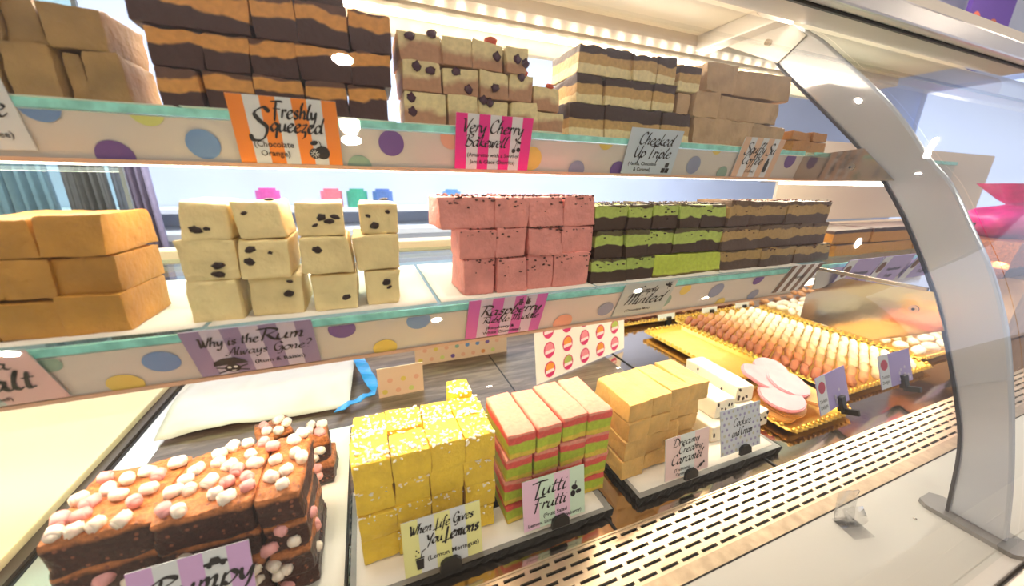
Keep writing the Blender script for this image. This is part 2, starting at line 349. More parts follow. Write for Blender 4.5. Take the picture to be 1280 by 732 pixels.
def emis(name, col, s): return mat(name, col, .5, emit=s)
emis('led_warm', '#ffdcb4', 1.6); emis('led_dot', '#fff0d8', 20); emis('led_white', '#fff4e6', 7); emis('lamp', '#ffffff', 40)
# woodgrain
def wood(name, c1, c2, c3, scale=5):
    m = bpy.data.materials.new(name); m.use_nodes = True; nt = m.node_tree; L = nt.links.new; b = nt.nodes['Principled BSDF']; b.inputs['Roughness'].default_value = .28
    tc = nt.nodes.new('ShaderNodeTexCoord'); mp = nt.nodes.new('ShaderNodeMapping'); mp.inputs['Scale'].default_value = (1.2, 9, 1); L(tc.outputs['Object'], mp.inputs[0])
    n = nt.nodes.new('ShaderNodeTexNoise'); n.inputs['Scale'].default_value = scale; n.inputs['Detail'].default_value = 9; n.inputs['Roughness'].default_value = .7; n.inputs['Distortion'].default_value = .6; L(mp.outputs[0], n.inputs['Vector'])
    r = nt.nodes.new('ShaderNodeValToRGB'); e = r.color_ramp.elements; e[0].position = .34; e[0].color = srgb(c1); e[1].position = .66; e[1].color = srgb(c3); k = e.new(.5); k.color = srgb(c2)
    L(n.outputs['Fac'], r.inputs[0]); L(r.outputs[0], b.inputs['Base Color'])
    bp = nt.nodes.new('ShaderNodeBump'); bp.inputs['Strength'].default_value = .2; bp.inputs['Distance'].default_value = .002; L(n.outputs['Fac'], bp.inputs['Height']); L(bp.outputs[0], b.inputs['Normal'])
    M[name] = m
wood('grey_wood', '#463429', '#6b5648', '#907a6a')
# ------------------------------------------------------------------ surrounding room (structure)
ST = dict(kind='structure')
box('floor', -5, 8, -7, 5, -.05, 0, mat('floor_tile', '#b9b2aa', .4, var=.06, vscale=2), **ST)
box('ceiling', -5, 8, -7, 5, OZ + 1.42, OZ + 1.5, mat('ceiling_paint', '#d8d8dc', .8, var=.02, vscale=1), **ST)
box('wall_back', -5, 8, 3.4, 3.5, 0, OZ + 1.42, mat('wall_paint', '#c3cde6', .8, var=.04, vscale=1.2), **ST)
box('wall_right', 8, 8.1, -7, 5, 0, OZ + 1.42, mat('wall_paint2', '#d5dae6', .8, var=.03, vscale=1), **ST)
w = bpy.data.worlds.new('w'); SC.world = w; w.use_nodes = True; nt = w.node_tree; bg = nt.nodes['Background']
tc = nt.nodes.new('ShaderNodeTexCoord'); sx = nt.nodes.new('ShaderNodeSeparateXYZ'); nt.links.new(tc.outputs['Generated'], sx.inputs[0])
rp = nt.nodes.new('ShaderNodeValToRGB'); rp.color_ramp.elements[0].position = 0; rp.color_ramp.elements[0].color = srgb('#b0a294'); rp.color_ramp.elements[1].position = 1; rp.color_ramp.elements[1].color = srgb('#fff3e2')
mr = nt.nodes.new('ShaderNodeMapRange'); mr.inputs['From Min'].default_value = -.3; mr.inputs['From Max'].default_value = .4
nt.links.new(sx.outputs['Z'], mr.inputs['Value']); nt.links.new(mr.outputs[0], rp.inputs[0]); nt.links.new(rp.outputs[0], bg.inputs[0]); bg.inputs[1].default_value = 1.1
for (x_, y_, sx_, sy_, p_) in ((.5, 2.5, 6, .5, 130),):
    l = bpy.data.lights.new('back_wall_fill_light', 'AREA'); l.shape = 'RECTANGLE'; l.size = sx_; l.size_y = sy_; l.energy = p_; l.color = (.93, .96, 1)  # added fill light with no lamp body, brightens the back wall
    o = bpy.data.objects.new('back_wall_fill_light', l); COL.objects.link(o); o.location = (x_, y_, OZ + 1.38)
for i, (x, y) in enumerate([(-.02, .3), (.66, .71), (2.64, 1.02), (3.03, .6), (4.2, .2), (2.1, -1.5), (4.7, -1.1), (3.2, -1.9), (1.45, -4.6), (4.1, -5.2), (-1.6, -1.4), (.4, -1.6), (-2.6, 1.2)]):
    e = empty('downlight', (x, y, OZ + 1.42), '', 'lamp', 'ceiling downlights')
    e['label'] = 'round recessed white downlight in the shop ceiling, seen mirrored as a bright spot'
    link('lens', me_from(cyl_bm(.034, .012, 24, loc=(0, 0, -.014))), M['lamp'], e)
    l = bpy.data.lights.new('downlight_beam', 'AREA'); l.shape = 'DISK'; l.size = .07; l.energy = 9.5; l.color = (1, .87, .72)
    o = bpy.data.objects.new('downlight_beam', l); COL.objects.link(o); o.location = (x, y, OZ + 1.400)
    bm = bmesh.new()
    for k in range(32):
        a, b = 2 * PI * k / 32, 2 * PI * (k + 1) / 32
        for (ra, za, rb, zb) in ((.036, -.004, .036, -.016), (.036, -.016, .055, -.002)):
            bm.faces.new([bm.verts.new((ra * math.cos(a), ra * math.sin(a), za)), bm.verts.new((rb * math.cos(a), rb * math.sin(a), zb)), bm.verts.new((rb * math.cos(b), rb * math.sin(b), zb)), bm.verts.new((ra * math.cos(b), ra * math.sin(b), za))])
    link('rim', me_from(bm), M['aluminium'], e)
# ------------------------------------------------------------------ display counter
DK = -.487                                    # deck height
UP, MD = .065, -.148                          # shelf tops
counter = empty('display_counter', (0, 0, 0), 'long chilled sweet counter with curved glass front, steel deck and white front ledge', 'counter')
def cbox(n, x0, x1, y0, y1, z0, z1, m, bev=0): return box(n, x0, x1, y0, y1, OZ + z0, OZ + z1, m, counter, bev)
cbox('base_cabinet', -1.6, 3.2, .07, 1.1, -1.38, DK - .02, M['white_metal'])
cbox('deck_floor', -.40, 3.2, .3186, 1.1, DK - .018, DK - .003, M['mirror_steel'])
box('wood_panel', -.40, .30, .44, 1.1, OZ + DK - .0029, OZ + DK - .0006, M['grey_wood'], counter)
box('wood_panel', .304, .62, .62, 1.1, OZ + DK - .0029, OZ + DK - .0006, M['grey_wood'], counter)
cbox('deck_joint', .3005, .3035, .318, 1.1, DK - .0029, DK - .0004, M['gasket'])
cbox('deck_joint', .655, .658, .318, 1.1, DK - .0029, DK - .0004, M['gasket'])
cbox('front_ledge', -1.6, 3.2, .082, .226, DK - .02, DK + .002, M['laminate'], .0015)
cbox('ledge_rail', -1.6, 3.2, .045, .078, DK - .02, DK - .002, M['brushed'], .002)
cbox('ledge_rail', -1.6, 3.2, .0, .041, DK - .03, DK - .008, M['brushed'], .002)
# slotted air grille
bm = bmesh.new(); gx0, gx1 = -.55, 2.4; pitch = .036; y0g, y1g = .244, .316; rows = 6; rh = (y1g - y0g) / rows; zt = OZ + DK + .004
def cell(x0, x1, ya, yb):
    cxm, cym = (x0 + x1) / 2, (ya + yb) / 2; a = (x1 - x0) * .40; b = .0021
    O = [bm.verts.new((x, y, zt)) for x, y in ((x0, ya), (x1, ya), (x1, yb), (x0, yb))]
    I = [bm.verts.new((cxm + x, cym + y, zt)) for x, y in ((-a, -b), (a, -b), (a, b), (-a, b))]
    D = [bm.verts.new(v.co - Vector((0, 0, .003))) for v in I]
    for i in range(4):
        j = (i + 1) % 4; bm.faces.new((O[i], O[j], I[j], I[i])); bm.faces.new((I[i], I[j], D[j], D[i]))
for r_ in range(rows):
    x = gx0 + (pitch / 2 if r_ % 2 else 0)
    while x < gx1: cell(x, x + pitch, y0g + r_ * rh, y0g + (r_ + 1) * rh); x += pitch
bmesh.ops.remove_doubles(bm, verts=bm.verts, dist=1e-5)
box_bm(gx0, gx1, .3161, .3185, OZ + DK - .004, zt + .001, bm)
link('slotted_grille', me_from(bm), mat('grille', '#d6c0a6', .3, .85, bump=.05, bscale=40), counter)
cbox('grille_lip', gx0, gx1, .2265, .244, DK - .004, DK + .004, mat('lip_steel', '#b39f88', .35, .8, var=.18, vscale=60, bump=.1))
cbox('ledge_gap', gx0, gx1, .2255, .2264, DK - .004, DK + .0028, M['gasket'])
cbox('air_duct', gx0, gx1, .244, .316, DK - .02, DK - .012, M['black'])
cbox('back_wall', -1.6, 3.2, 1.1, 1.12, DK, DK + .06, M['white_metal'])
# curved arch (glass support)
inn = [(.70, .332), (.62, .285), (.566, .223), (.454, .116), (.383, .045), (.319, -.041), (.256, -.151), (.228, -.213), (.193, -.303), (.172, -.373), (.158, -.478)]
out = [(.70, .352), (.60, .320), (.52, .270), (.468, .222), (.399, .154), (.353, .102), (.31, .045), (.277, .007), (.242, -.051), (.208, -.11), (.175, -.186), (.152, -.26), (.138, -.31), (.118, -.39), (.100, -.478)]
pi_, po_ = [(v.x, v.y + OZ) for v in smooth_curve([(*p, 0) for p in inn], 4)], [(v.x, v.y + OZ) for v in smooth_curve([(*p, 0) for p in out], 4)]
arch = prism('glass_support_arch', pi_ + list(reversed(po_)), 'x', .80, .811, M['arch'], counter)
bv = arch.modifiers.new('b', 'BEVEL'); bv.width = .0035; bv.segments = 2; bv.angle_limit = .6
sheet_profile('arch_seal', pi_[4:], .797, .80, M['gasket'], counter, .0035)
prism('arch_foot', [(.082, .792), (.090, .783), (.176, .783), (.187, .792), (.187, .822), (.176, .832), (.092, .832), (.082, .822)], 'z', OZ + DK + .002, OZ + DK + .009, mat('foot_metal', '#8d8a88', .35, .6), counter)
c = bpy.data.objects['arch_foot']
for v in c.data.vertices: v.co = Vector((v.co.y, v.co.x, v.co.z))
# front glass (two panes, following the arch)
gp = [(v.x - .006, v.y + OZ) for v in smooth_curve([(*p, 0) for p in out[1:]], 5)]
sheet_profile('curved_glass', gp, -1.6, .812, M['front_glass'], counter)
sheet_profile('curved_glass', gp, .815, 3.2, M['front_glass'], counter)
# top rail above the glass and the lit canopy
r1 = at(1140, 41, Y=.48)
cbox('top_rail', -1.6, 3.2, .462, .482, r1.z + .0005, r1.z + .034, M['aluminium'], .004)
cbox('rail_seal', -1.6, 3.2, .4825, .487, r1.z - .003, r1.z + .004, M['black'])
cbox('rail_lip', -1.6, 1.62, .4875, .54, r1.z + .001, r1.z + .006, M['canopy_grey'])
cbox('canopy', -1.6, 1.62, .49, .84, .334, .36, M['canopy'])
cbox('canopy_channel', -1.6, 1.62, .757, .80, .312, .334, M['canopy_grey'])
cbox('canopy_back', -1.6, 1.62, .84, .86, .27, .36, M['canopy'])
cbox('end_bar', .762, .80, .56, .757, .300, .334, M['white_metal'], .003)
prism('arch_plate', [(.60, .335 + OZ), (.74, .335 + OZ), (.70, .30 + OZ), (.575, .236 + OZ), (.53, .27 + OZ)], 'x', .796, .80, M['white_metal'], counter)
cyl = link('hook', me_from(cyl_bm(.006, .012, 12)), M['steel'], counter, loc=W((.80, .60, .278)), rot=(0, -PI / 2, 0))
# LED rows
led = empty('led_light_bar', W((0, .82, .30)), 'row of glowing warm LED points under the back of the canopy', 'light')
box('housing', -1.6, 1.62, -.003, .018, .006, .012, M['canopy'], led)
box('diffuser', -1.6, 1.62, -.002, .014, -.004, .006, M['led_warm'], led)
bm = bmesh.new()
for k in range(76): box_bm(-1.6 + k * .042, -1.6 + k * .042 + .014, -.006, -.0021, -.008, .002, bm)
link('led_points', me_from(bm), M['led_dot'], led, kind='stuff')
def area(name, x, y, z, sx_, sy_, power, rot, col):
    l = bpy.data.lights.new(name, 'AREA'); l.shape = 'RECTANGLE'; l.size = sx_; l.size_y = sy_; l.energy = power; l.color = col
    o = bpy.data.objects.new(name, l); COL.objects.link(o); o.location = W((x, y, z)); o.rotation_euler = rot; return o
WARM = (1, .83, .62)
area('led_light_upper', 0, .80, .285, 3.2, .03, 16, (math.radians(-28), 0, 0), WARM)
area('led_light_front', 0, .53, .315, 3.2, .04, 7, (math.radians(10), 0, 0), (1, .88, .72))
area('led_light_mid', 0, .50, .012, 2.7, .02, 8, (math.radians(8), 0, 0), (1, .84, .66))
area('led_light_low', .6, .46, -.212, 3.6, .02, 11, (math.radians(4), 0, 0), (1, .82, .62))
# ------------------------------------------------------------------ shelves with dotted strips
def clip_dot(bm, x, y, r, h, mi, rx=None):
    pts = []
    for i in range(36):
        a = 2 * PI * i / 36; pts.append((x + (rx or r) * math.cos(a), min(h - .0003, max(.0003, y + r * math.sin(a)))))
    q = []
    for p in pts:
        if not q or (abs(p[0] - q[-1][0]) + abs(p[1] - q[-1][1])) > 1e-6: q.append(p)
    f = bm.faces.new([bm.verts.new((p[0], -.0008, p[1])) for p in q]); f.material_index = mi
DM = ['strip_white', 'dot_blue', 'dot_yellow', 'dot_lime', 'dot_purple', 'dot_pink', 'dot_green', 'dot_slate']
def shelf(label, ztop, yf, yb, ybot, zbot, dots, ledmat):
    s = empty('glass_shelf', W((0, yf, ztop)), label, 'shelf')
    box('glass_panel', -1.3, .795, .004, yb - yf, -.007, 0, M['shelf_glass'], s)
    box('glass_edge', -1.3, .795, -.001, .0035, -.0075, 0, M['glass_edge'], s)
    hh = math.hypot(ybot - yf, ztop - .009 - zbot); tilt = math.atan2(ybot - yf, ztop - .009 - zbot)
    bm = box_bm(-1.3, .795, 0, .0025, 0, hh)
    for px, py, cname, rr in dots:
        yy = yf + (ybot - yf) * .5
        p = at(px, py, Y=yy); hz = (p.z - zbot) / math.cos(tilt)
        clip_dot(bm, p.x, hz, rr, hh, DM.index(cname))
    st = link('dotted_strip', me_from(bm), [M[k] for k in DM], s)
    for p_ in st.data.polygons:
        if len(p_.vertices) > 4 and p_.normal.y > 0: p_.flip()
    st.location = (0, ybot - yf, zbot - ztop); st.rotation_euler = (tilt, 0, 0)
    box('strip_rail', -1.3, .795, -.003 + ybot - yf, .012 + ybot - yf, zbot - ztop - .0035, zbot - ztop + .0005, M['strip_edge'], s)
    box('lamp_tube', -1.3, .795, .05 + ybot - yf, .06 + ybot - yf, zbot - ztop - .004, zbot - ztop + .006, ledmat, s)
    return s, tilt
s1, T1 = shelf('upper glass shelf with polka dot front strip holding the orange and cherry fudge', UP, .484, .86, .495, .0155, [
    (54, 132, 'dot_blue', .0145), (186, 139, 'dot_lime', .014), (142, 195, 'dot_purple', .015), (254, 180, 'dot_blue', .0145), (489, 179, 'dot_purple', .0145), (450, 208, 'dot_green', .0135),
    (563, 172, 'dot_pink', .014), (664, 198, 'dot_yellow', .016), (755, 176, 'dot_yellow', .013), (722, 212, 'dot_slate', .0135), (773, 212, 'dot_purple', .013), (867, 206, 'dot_slate', .0145), (893, 184, 'dot_yellow', .012), (904, 216, 'dot_green', .012),
    (330, 150, 'dot_pink', .014), (380, 200, 'dot_blue', .0145), (615, 190, 'dot_blue', .0145), (950, 214, 'dot_blue', .0145), (-60, 180, 'dot_yellow', .0145), (985, 200, 'dot_purple', .0145)], M['led_white'])
s2, T2 = shelf('middle glass shelf with polka dot front strip holding pink and mint fudge', MD, .427, .86, .450, -.2085, [
    (66, 449, 'dot_green', .011), (204, 450, 'dot_blue', .0150), (152, 484, 'dot_yellow', .0145), (428, 407, 'dot_purple', .0145), (522, 397, 'dot_blue', .0145), (482, 437, 'dot_yellow', .0145),
    (706, 404, 'dot_pink', .016), (893, 362, 'dot_slate', .016), (942, 347, 'dot_purple', .0125), (852, 360, 'dot_yellow', .011), (757, 386, 'dot_slate', .014), (945, 369, 'dot_slate', .013), (905, 380, 'dot_yellow', .012), (300, 420, 'dot_pink', .0145), (640, 400, 'dot_purple', .0145), (830, 376, 'dot_green', .0145), (20, 480, 'dot_purple', .0145)], M['led_warm'])
for (zt_, yf_, lab) in ((UP, .484, 'upper glass shelf of the next counter section beyond the arch'), (MD, .427, 'middle glass shelf of the next counter section beyond the arch')):
    s = empty('glass_shelf', W((.83, yf_, zt_)), lab, 'shelf')
    box('glass_panel', 0, .56, .004, .40, -.007, 0, M['shelf_glass'], s); box('glass_edge', 0, .56, -.001, .0035, -.0075, 0, M['glass_edge'], s)
    box('front_strip', 0, .56, .002, .005, -.05, -.008, M['strip_white'], s)
    box('lamp_tube', 0, .56, .05, .06, -.06, -.050, M['led_white'], s)
# shelf brackets at the arch
def bracket(label, pts, scr, x=.7935):
    e = empty('shelf_bracket', W((x, pts[0][0], pts[0][1])), label, 'bracket')
    P_ = [(y - pts[0][0], z - pts[0][1]) for y, z in pts]
    prism('plate', P_, 'x', 0, .003, M['mirror_steel'], e)
    bm = bmesh.new(); cyl_bm(.006, .0015, 20, bm); 
    for k in range(2): cyl_bm(.0035 - k * .0018, .001 + .0008 * (k + 1), 16, bm)
    link('screw', me_from(bm), M['steel'], e, loc=(-.0002, scr[0] - pts[0][0], scr[1] - pts[0][1]), rot=(0, -PI / 2, 0))
    link('screw_recess', me_from(cyl_bm(.002, .0006, 6)), M['black'], e, loc=(-.0028, scr[0] - pts[0][0], scr[1] - pts[0][1]), rot=(0, -PI / 2, 0))
bracket('polished steel bracket plate carrying the upper shelf beside the arch', [(.56, .008), (.50, .055), (.392, .064), (.34, .012)], (.403, .034))
bracket('polished steel bracket plate carrying the middle shelf beside the arch', [(.42, -.203), (.37, -.157), (.254, -.150), (.229, -.204), (.30, -.25), (.42, -.25)], (.268, -.182))
b_ = empty('support_rod', W((.79, .26, -.151)), 'thin steel rod running back from the arch beside the lower bracket', 'rod')
box('rod_bar', 0, .006, 0, .15, 0, .006, M['steel'], b_, .001)
# rear track and panels
for (z0_, lab) in ((-.165, 'pale rear counter rail with a dark slot seen behind the middle shelf'),):
    e = empty('rear_rail', W((0, .88, z0_)), lab, 'rail')
    box('rail_body', -1.6, 3.2, 0, .05, -.02, .03, mat('rail_cream', '#dcc6ae', .4, .2), e, .002)
    box('slot', -1.6, 3.2, -.002, 0, .0, .007, M['black'], e); box('lit_lip', -1.6, 3.2, -.02, -.002, -.016, -.008, mat('lip_orange', '#c88a4e', .4), e)
box('rear_panel', 1.45, 3.1, 0, .01, -.0, .30, mat('rear_beige', '#d9c9b8', .5), tag(empty('rear_door', W((0, .95, -.13)), 'x', 'door'), 'plain beige rear sliding panel beyond the brown fudge stack', 'panel'))
e = empty('rear_glass_door', W((-.42, .94, -.16)), 'clear sliding rear door with thin dark edge behind the raisin fudge', 'door')
box('door_pane', -1.1, 0, 0, .004, 0, .46, M['shelf_glass'], e); box('door_edge', 0, .006, -.001, .005, 0, .46, mat('door_edge_grey', '#6f747c', .4), e)
# upright cards imitating the glass reflection of polka dots at the deck back
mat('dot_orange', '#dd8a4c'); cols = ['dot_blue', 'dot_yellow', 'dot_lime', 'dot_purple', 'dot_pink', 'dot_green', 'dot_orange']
for x0_, x1_, y_, h_, lab in ((-.008, .095, .80, .075, 'peach card imitating a reflection of coloured dots behind the lemon fudge'), (.092, .36, .93, .075, 'long peach card imitating a dotted reflection at the deck back beside the sticker sheet')):
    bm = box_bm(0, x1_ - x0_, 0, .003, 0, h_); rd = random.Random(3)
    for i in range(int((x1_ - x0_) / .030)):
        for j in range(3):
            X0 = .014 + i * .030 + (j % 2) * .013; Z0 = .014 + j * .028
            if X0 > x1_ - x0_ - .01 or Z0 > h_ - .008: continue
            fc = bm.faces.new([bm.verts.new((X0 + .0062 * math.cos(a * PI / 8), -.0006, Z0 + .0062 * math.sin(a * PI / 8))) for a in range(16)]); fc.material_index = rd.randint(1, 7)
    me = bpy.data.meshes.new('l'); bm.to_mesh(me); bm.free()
    o = link('dotted_reflection_card', me, [mat('liner', '#e7c4a6', .6)] + [M[c_] for c_ in cols], loc=W((x0_, y_, DK - .0005)))
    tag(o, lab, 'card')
# ------------------------------------------------------------------ fudge
TOF = mat('toffee', '#c58d3a', .5, var=.18, vscale=28, bump=.6, bscale=120, sss=.1)
mat('toffee_dull', '#ad8650', .55, var=.2, vscale=30, bump=.7, bscale=140)
mat('coffee', '#c6a27a', .55, var=.2, vscale=30, bump=.7, bscale=110)
mat('caramel', '#dfb264', .5, var=.16, vscale=38, bump=.6, bscale=160, sss=.1)
mat('rum', '#f4dba0', .5, var=.10, vscale=30, bump=.55, bscale=120, sss=.1)
mat('pinkf', '#ea968c', .55, var=.12, vscale=45, bump=.7, bscale=160)
mat('lemon', '#f8cf38', .5, var=.10, vscale=50, bump=.6, bscale=160, sss=.1)
mat('nougat', '#f3e8d2', .5, var=.03, bump=.25, bscale=80, sss=.1)
layered('orange_choc', [(0, '#50332f'), (.50, '#e29c50'), (.84, '#6e4a3c')], amp=1.0, scale=17, soft=.025, bump=.4)
layered('cherryf', [(0, '#c08e6c'), (.42, '#ecd6a0')], amp=1.1, scale=22, soft=.09)
layered('triplef', [(0, '#f0dca6'), (.36, '#cfa465'), (.72, '#4a342e')], h=.036, amp=.34, scale=34, soft=.02, bump=.4)
layered('mintf', [(0, '#4a3426'), (.44, '#b8c862'), (.86, '#5e5232')], amp=.62, scale=24, soft=.02)
layered('mintplain', [(0, '#6a5a2a'), (.10, '#c4cf4c')], amp=.2, scale=28, soft=.03)
layered('brownf', [(0, '#604a3e'), (.46, '#b8945c'), (.86, '#6f5640')], amp=.62, scale=28, soft=.02)
layered('tuttif', [(0, '#e0c040'), (.22, '#b4c432'), (.60, '#e4584e'), (.86, '#e8937c')], amp=.2, scale=40, soft=.03, bump=.3)
layered('browniem', [(0, '#3c1a12'), (.80, '#b9713f')], amp=.3, scale=45, soft=.06, rough=.38, bump=.9, speck=('#8a5038', 110, .2), var=.35)
layered('chocorange2', [(0, '#c08032'), (.6, '#4c3530')], amp=.1, scale=30, soft=.02)
mat('choc', '#3a221c', .45, bump=.4, bscale=200); mat('crumb', '#5b342c', .6); mat('raisin', '#2c1512', .4, bump=.5, bscale=200)
mat('cherry_dark', '#4c2238', .25); mat('cherry_red', '#d8502a', .25, bump=.5, bscale=120); mat('marsh_white', '#f2e2d2', .6, sss=.2); mat('marsh_pink', '#eaa5a2', .6, sss=.2)
mat('meringue', '#fdf3df', .6)
ORD = ['first', 'second', 'third', 'fourth', 'fifth', 'sixth', 'seventh', 'eighth']
seed = [100]
CR = [blob_mesh(.0016, .0011, .0009, s_, .4, 1) for s_ in range(3)]
def sprinkle(parent, w, d, h, name, m, n, size, zoff=.0004, front=.2, seed_=0, y0=None):
    """a scatter of tiny bits on a block's top, some spilling over the front edge: one uncountable mesh"""
    rnd = random.Random(seed_); bm = bmesh.new()
    for k in range(n):
        s_ = size * rnd.uniform(.5, 1.3)
        if rnd.random() < front: p = Vector((rnd.uniform(-.48, .48) * w, -d / 2 - .0003, h - abs(rnd.gauss(0, .18)) * h))
        else:
            p = Vector((rnd.uniform(-.47, .47) * w, (rnd.uniform(-.48, .48) if rnd.random() < .5 else -.5 + abs(rnd.gauss(0, .25))) * d, h + zoff))
            p.y = max(-d / 2, min(d / 2, p.y))
        r_ = bmesh.ops.create_icosphere(bm, subdivisions=1, radius=s_)
        q = Matrix.Rotation(rnd.uniform(0, 6), 3, 'Z') @ Matrix.Rotation(rnd.uniform(-.6, .6), 3, 'X')
        for v in r_['verts']: v.co = q @ Vector((v.co.x * 1.5, v.co.y * .8, v.co.z * .6)) + p
    return link(name, me_from(bm), m, parent, smooth=True, kind='stuff')
LUMPS = {}
def lump(name, m, parent, loc, r, flat=.5, rot=None, seed_=0):
    key = (name, round(r[0], 4), round(r[2], 4), seed_ % 4)
    if key not in LUMPS:
        LUMPS[key] = blob_mesh(r[0], r[1], r[2], seed_ % 4 + 1, .5, 2)
        LUMPS[key].materials.append(m)
    o = bpy.data.objects.new(name, LUMPS[key]); COL.objects.link(o); o.parent = parent; o.location = loc
    if rot: o.rotation_euler = rot
    return o
def block(name, x0, x1, yf, d, z0, z1, m, label, group, cat='fudge', dy=0, yaw=0, rough=.0007, jit=.0016, r=.0016, shear=(0, 0), top=0, gap=.0008):
    seed[0] += 1; w_ = x1 - x0 - gap
    me = rounded_block(w_, d, z1 - z0 - .0006, seed[0], r=r, rough=rough, jit=jit, top=top, shear=shear)
    o = link(name, me, m if not isinstance(m, str) else M[m], loc=W(((x0 + x1) / 2, yf + d / 2 + dy, z0)), rot=(0, 0, yaw))
    tag(o, label, cat, group); return o, w_, z1 - z0
def X(px, py, Y): return at(px, py, Y=Y).x
def stack(desc, m, yf, d, refs, layers, group, name='fudge_block', extra=None, zbase=None, ends=('end', 'end'), **kw):
    """refs: (px, [y tops..., y bottom]); layers: top->bottom lists of x boundaries (pixel) or (x0,x1) pairs"""
    px, ys = refs; zs = [at(px, y, Y=yf).z for y in ys]
    if zbase is not None: zs[-1] = zbase
    n = len(layers); names = {2: ['upper', 'lower'], 3: ['top', 'middle', 'bottom'], 4: ['top', 'second', 'third', 'bottom']}[n]; res = []
    for li, xs in enumerate(layers):
        pr = xs if isinstance(xs[0], tuple) else list(zip(xs, xs[1:]))
        ym = (ys[li] + ys[li + 1]) / 2
        for bi, (a, b) in enumerate(pr):
            x0, x1 = X(a, ym, yf), X(b, ym, yf); rr = random.Random(li * 31 + bi + len(desc) * 7)
            lab = f"{desc}, {names[li]} layer, {ORD[bi]} from left"
            mm = m(li, bi) if callable(m) else m
            o, w_, h_ = block(name, x0, x1, yf, d, zs[li + 1], zs[li], mm, lab, group, dy=rr.uniform(0, .005) + kw.get('lean', 0) * (n - 1 - li), yaw=rr.uniform(-.02, .02), **{k: v for k, v in kw.items() if k != 'lean'})
            res.append((o, w_, h_, li, bi, rr))
            if extra: extra(o, w_, d, h_, li, bi, rr)
    return res
# --- upper shelf
US = UP + .0012
stack('plain toffee fudge block on the upper shelf', 'toffee_dull', .505, .075, (90, [2, 60, 121]), [[-60, 0, 46, 133], [-60, 0, 72, 104, 153]], 'toffee fudge on the upper shelf', zbase=US, jit=.003, rough=.001)
stack('orange and dark chocolate fudge block', 'orange_choc', .50, .075, (460, [12, 64, 107, 147]), [[164, 245, 314, 370, 435, 489], [190, 257, 313, 373, 440, 489], [201, 255, 318, 381, 435, 484]], 'chocolate orange fudge on the upper shelf', zbase=US, top=.003)
o_, *_r = block('fudge_block', X(375, 0, .51), X(430, 0, .51), .51, .06, .181, .215, 'orange_choc', 'orange and dark chocolate fudge block lying on top of its stack', 'chocolate orange fudge on the upper shelf')
o_, *_r = block('fudge_block', X(300, 0, .51), X(370, 0, .51), .51, .06, .181, .22, 'orange_choc', 'chocolate orange fudge block above the stack, cut by the picture edge', 'chocolate orange fudge on the upper shelf')
def cher(o, w_, d, h_, li, bi, rr):
    for k in range(rr.choice([0, 1, 1, 2])):
        lump('cherry_piece', M['cherry_dark'], o, (rr.uniform(-.4, .4) * w_, -d / 2 - .001, rr.uniform(.15, .95) * h_), (.0055, .003, .005), seed_=rr.randint(0, 9))
    if (li, bi) in ((0, 2), (1, 3)): lump('candied_cherry', M['cherry_red'], o, (.1 * w_, -d / 2 + .006, h_ + .002), (.008, .006, .006), seed_=1)
stack('cream and rose cherry fudge block', 'cherryf', .50, .07, (520, [36, 75, 113, 148]), [[496, 552, 592, 632, 661], [502, 552, 601, 637, 669], [505, 559, 599, 638, 673]], 'cherry fudge on the upper shelf', zbase=US, extra=cher, jit=.0022)
z1_ = at(685, 107, Y=.5).z; z2_ = at(685, 138, Y=.5).z
o_, w_, h_ = block('fudge_block', X(669, 120, .5), X(703, 120, .5), .505, .05, z2_, z1_, 'cherryf', 'small cherry fudge block beside the layered chocolate stack, upper one', 'cherry fudge on the upper shelf')
lump('candied_cherry', M['cherry_red'], o_, (.004, -.022, h_ + .001), (.006, .005, .004))
block('fudge_block', X(674, 145, .5), X(706, 145, .5), .505, .05, US, z2_, 'cherryf', 'small cherry fudge block beside the layered chocolate stack, lower one', 'cherry fudge on the upper shelf')
stack('cream, caramel and chocolate layered block', 'triplef', .505, .085, (758, [58, 95, 131, 170]), [[724, 758, 792, 824, 849], [722, 757, 790, 820, 848], [712, 757, 790, 828, 864]], 'three layer fudge on the upper shelf', zbase=US, jit=.0022, top=.003, r=.0015)
z = [at(862, y, Y=.5).z for y in (80, 113, 145)]
block('fudge_block', X(850, 95, .505), X(878, 95, .505), .507, .07, z[1], z[0], 'triplef', 'layered chocolate block at the coffee end, top one', 'three layer fudge on the upper shelf')
block('fudge_block', X(850, 125, .505), X(868, 125, .505), .512, .07, z[2], z[1], 'coffee', 'narrow caramel block wedged beneath the top layered chocolate block', 'three layer fudge on the upper shelf')
stack('pale brown coffee fudge block', 'coffee', .505, .08, (930, [84, 120, 152, 185]), [[881, 923, 992], [867, 899, 976], [867, 941, 983]], 'coffee fudge on the upper shelf', zbase=US, jit=.004, rough=.0014)
# --- middle shelf
MS = MD + .0012
stack('golden toffee fudge block on the middle shelf', 'toffee', .45, .085, (90, [269, 321, 371, 420]), [[-60, 42, 133], [-90, -10, 60, 146], [-90, -10, 77, 164]], 'toffee fudge on the middle shelf', zbase=MS, jit=.0032)
def rais(o, w_, d, h_, li, bi, rr):
    n = {(0, 2): 4, (0, 3): 3, (1, 1): 4, (1, 0): 2, (2, 1): 2, (2, 3): 2, (1, 3): 0, (2, 0): 0, (2, 2): 1, (0, 0): 2, (0, 1): 1, (1, 2): 1}.get((li, bi), 1)
    for k in range(n):
        big = rr.random() < .5; s_ = .0052 if big else .0028
        lump('raisin', M['raisin'], o, (rr.uniform(-.36, .36) * w_, -d / 2 - .0004, rr.uniform(.15, .85) * h_), (s_, .0016, s_ * .7), rot=(0, rr.uniform(-.6, .6), 0), seed_=rr.randint(0, 9))
    if li == 0 and bi in (1, 3): lump('raisin', M['raisin'], o, (.2 * w_, -.2 * d, h_ + .001), (.0052, .0016, .00364), rot=(PI / 2, 0, 0), seed_=2)
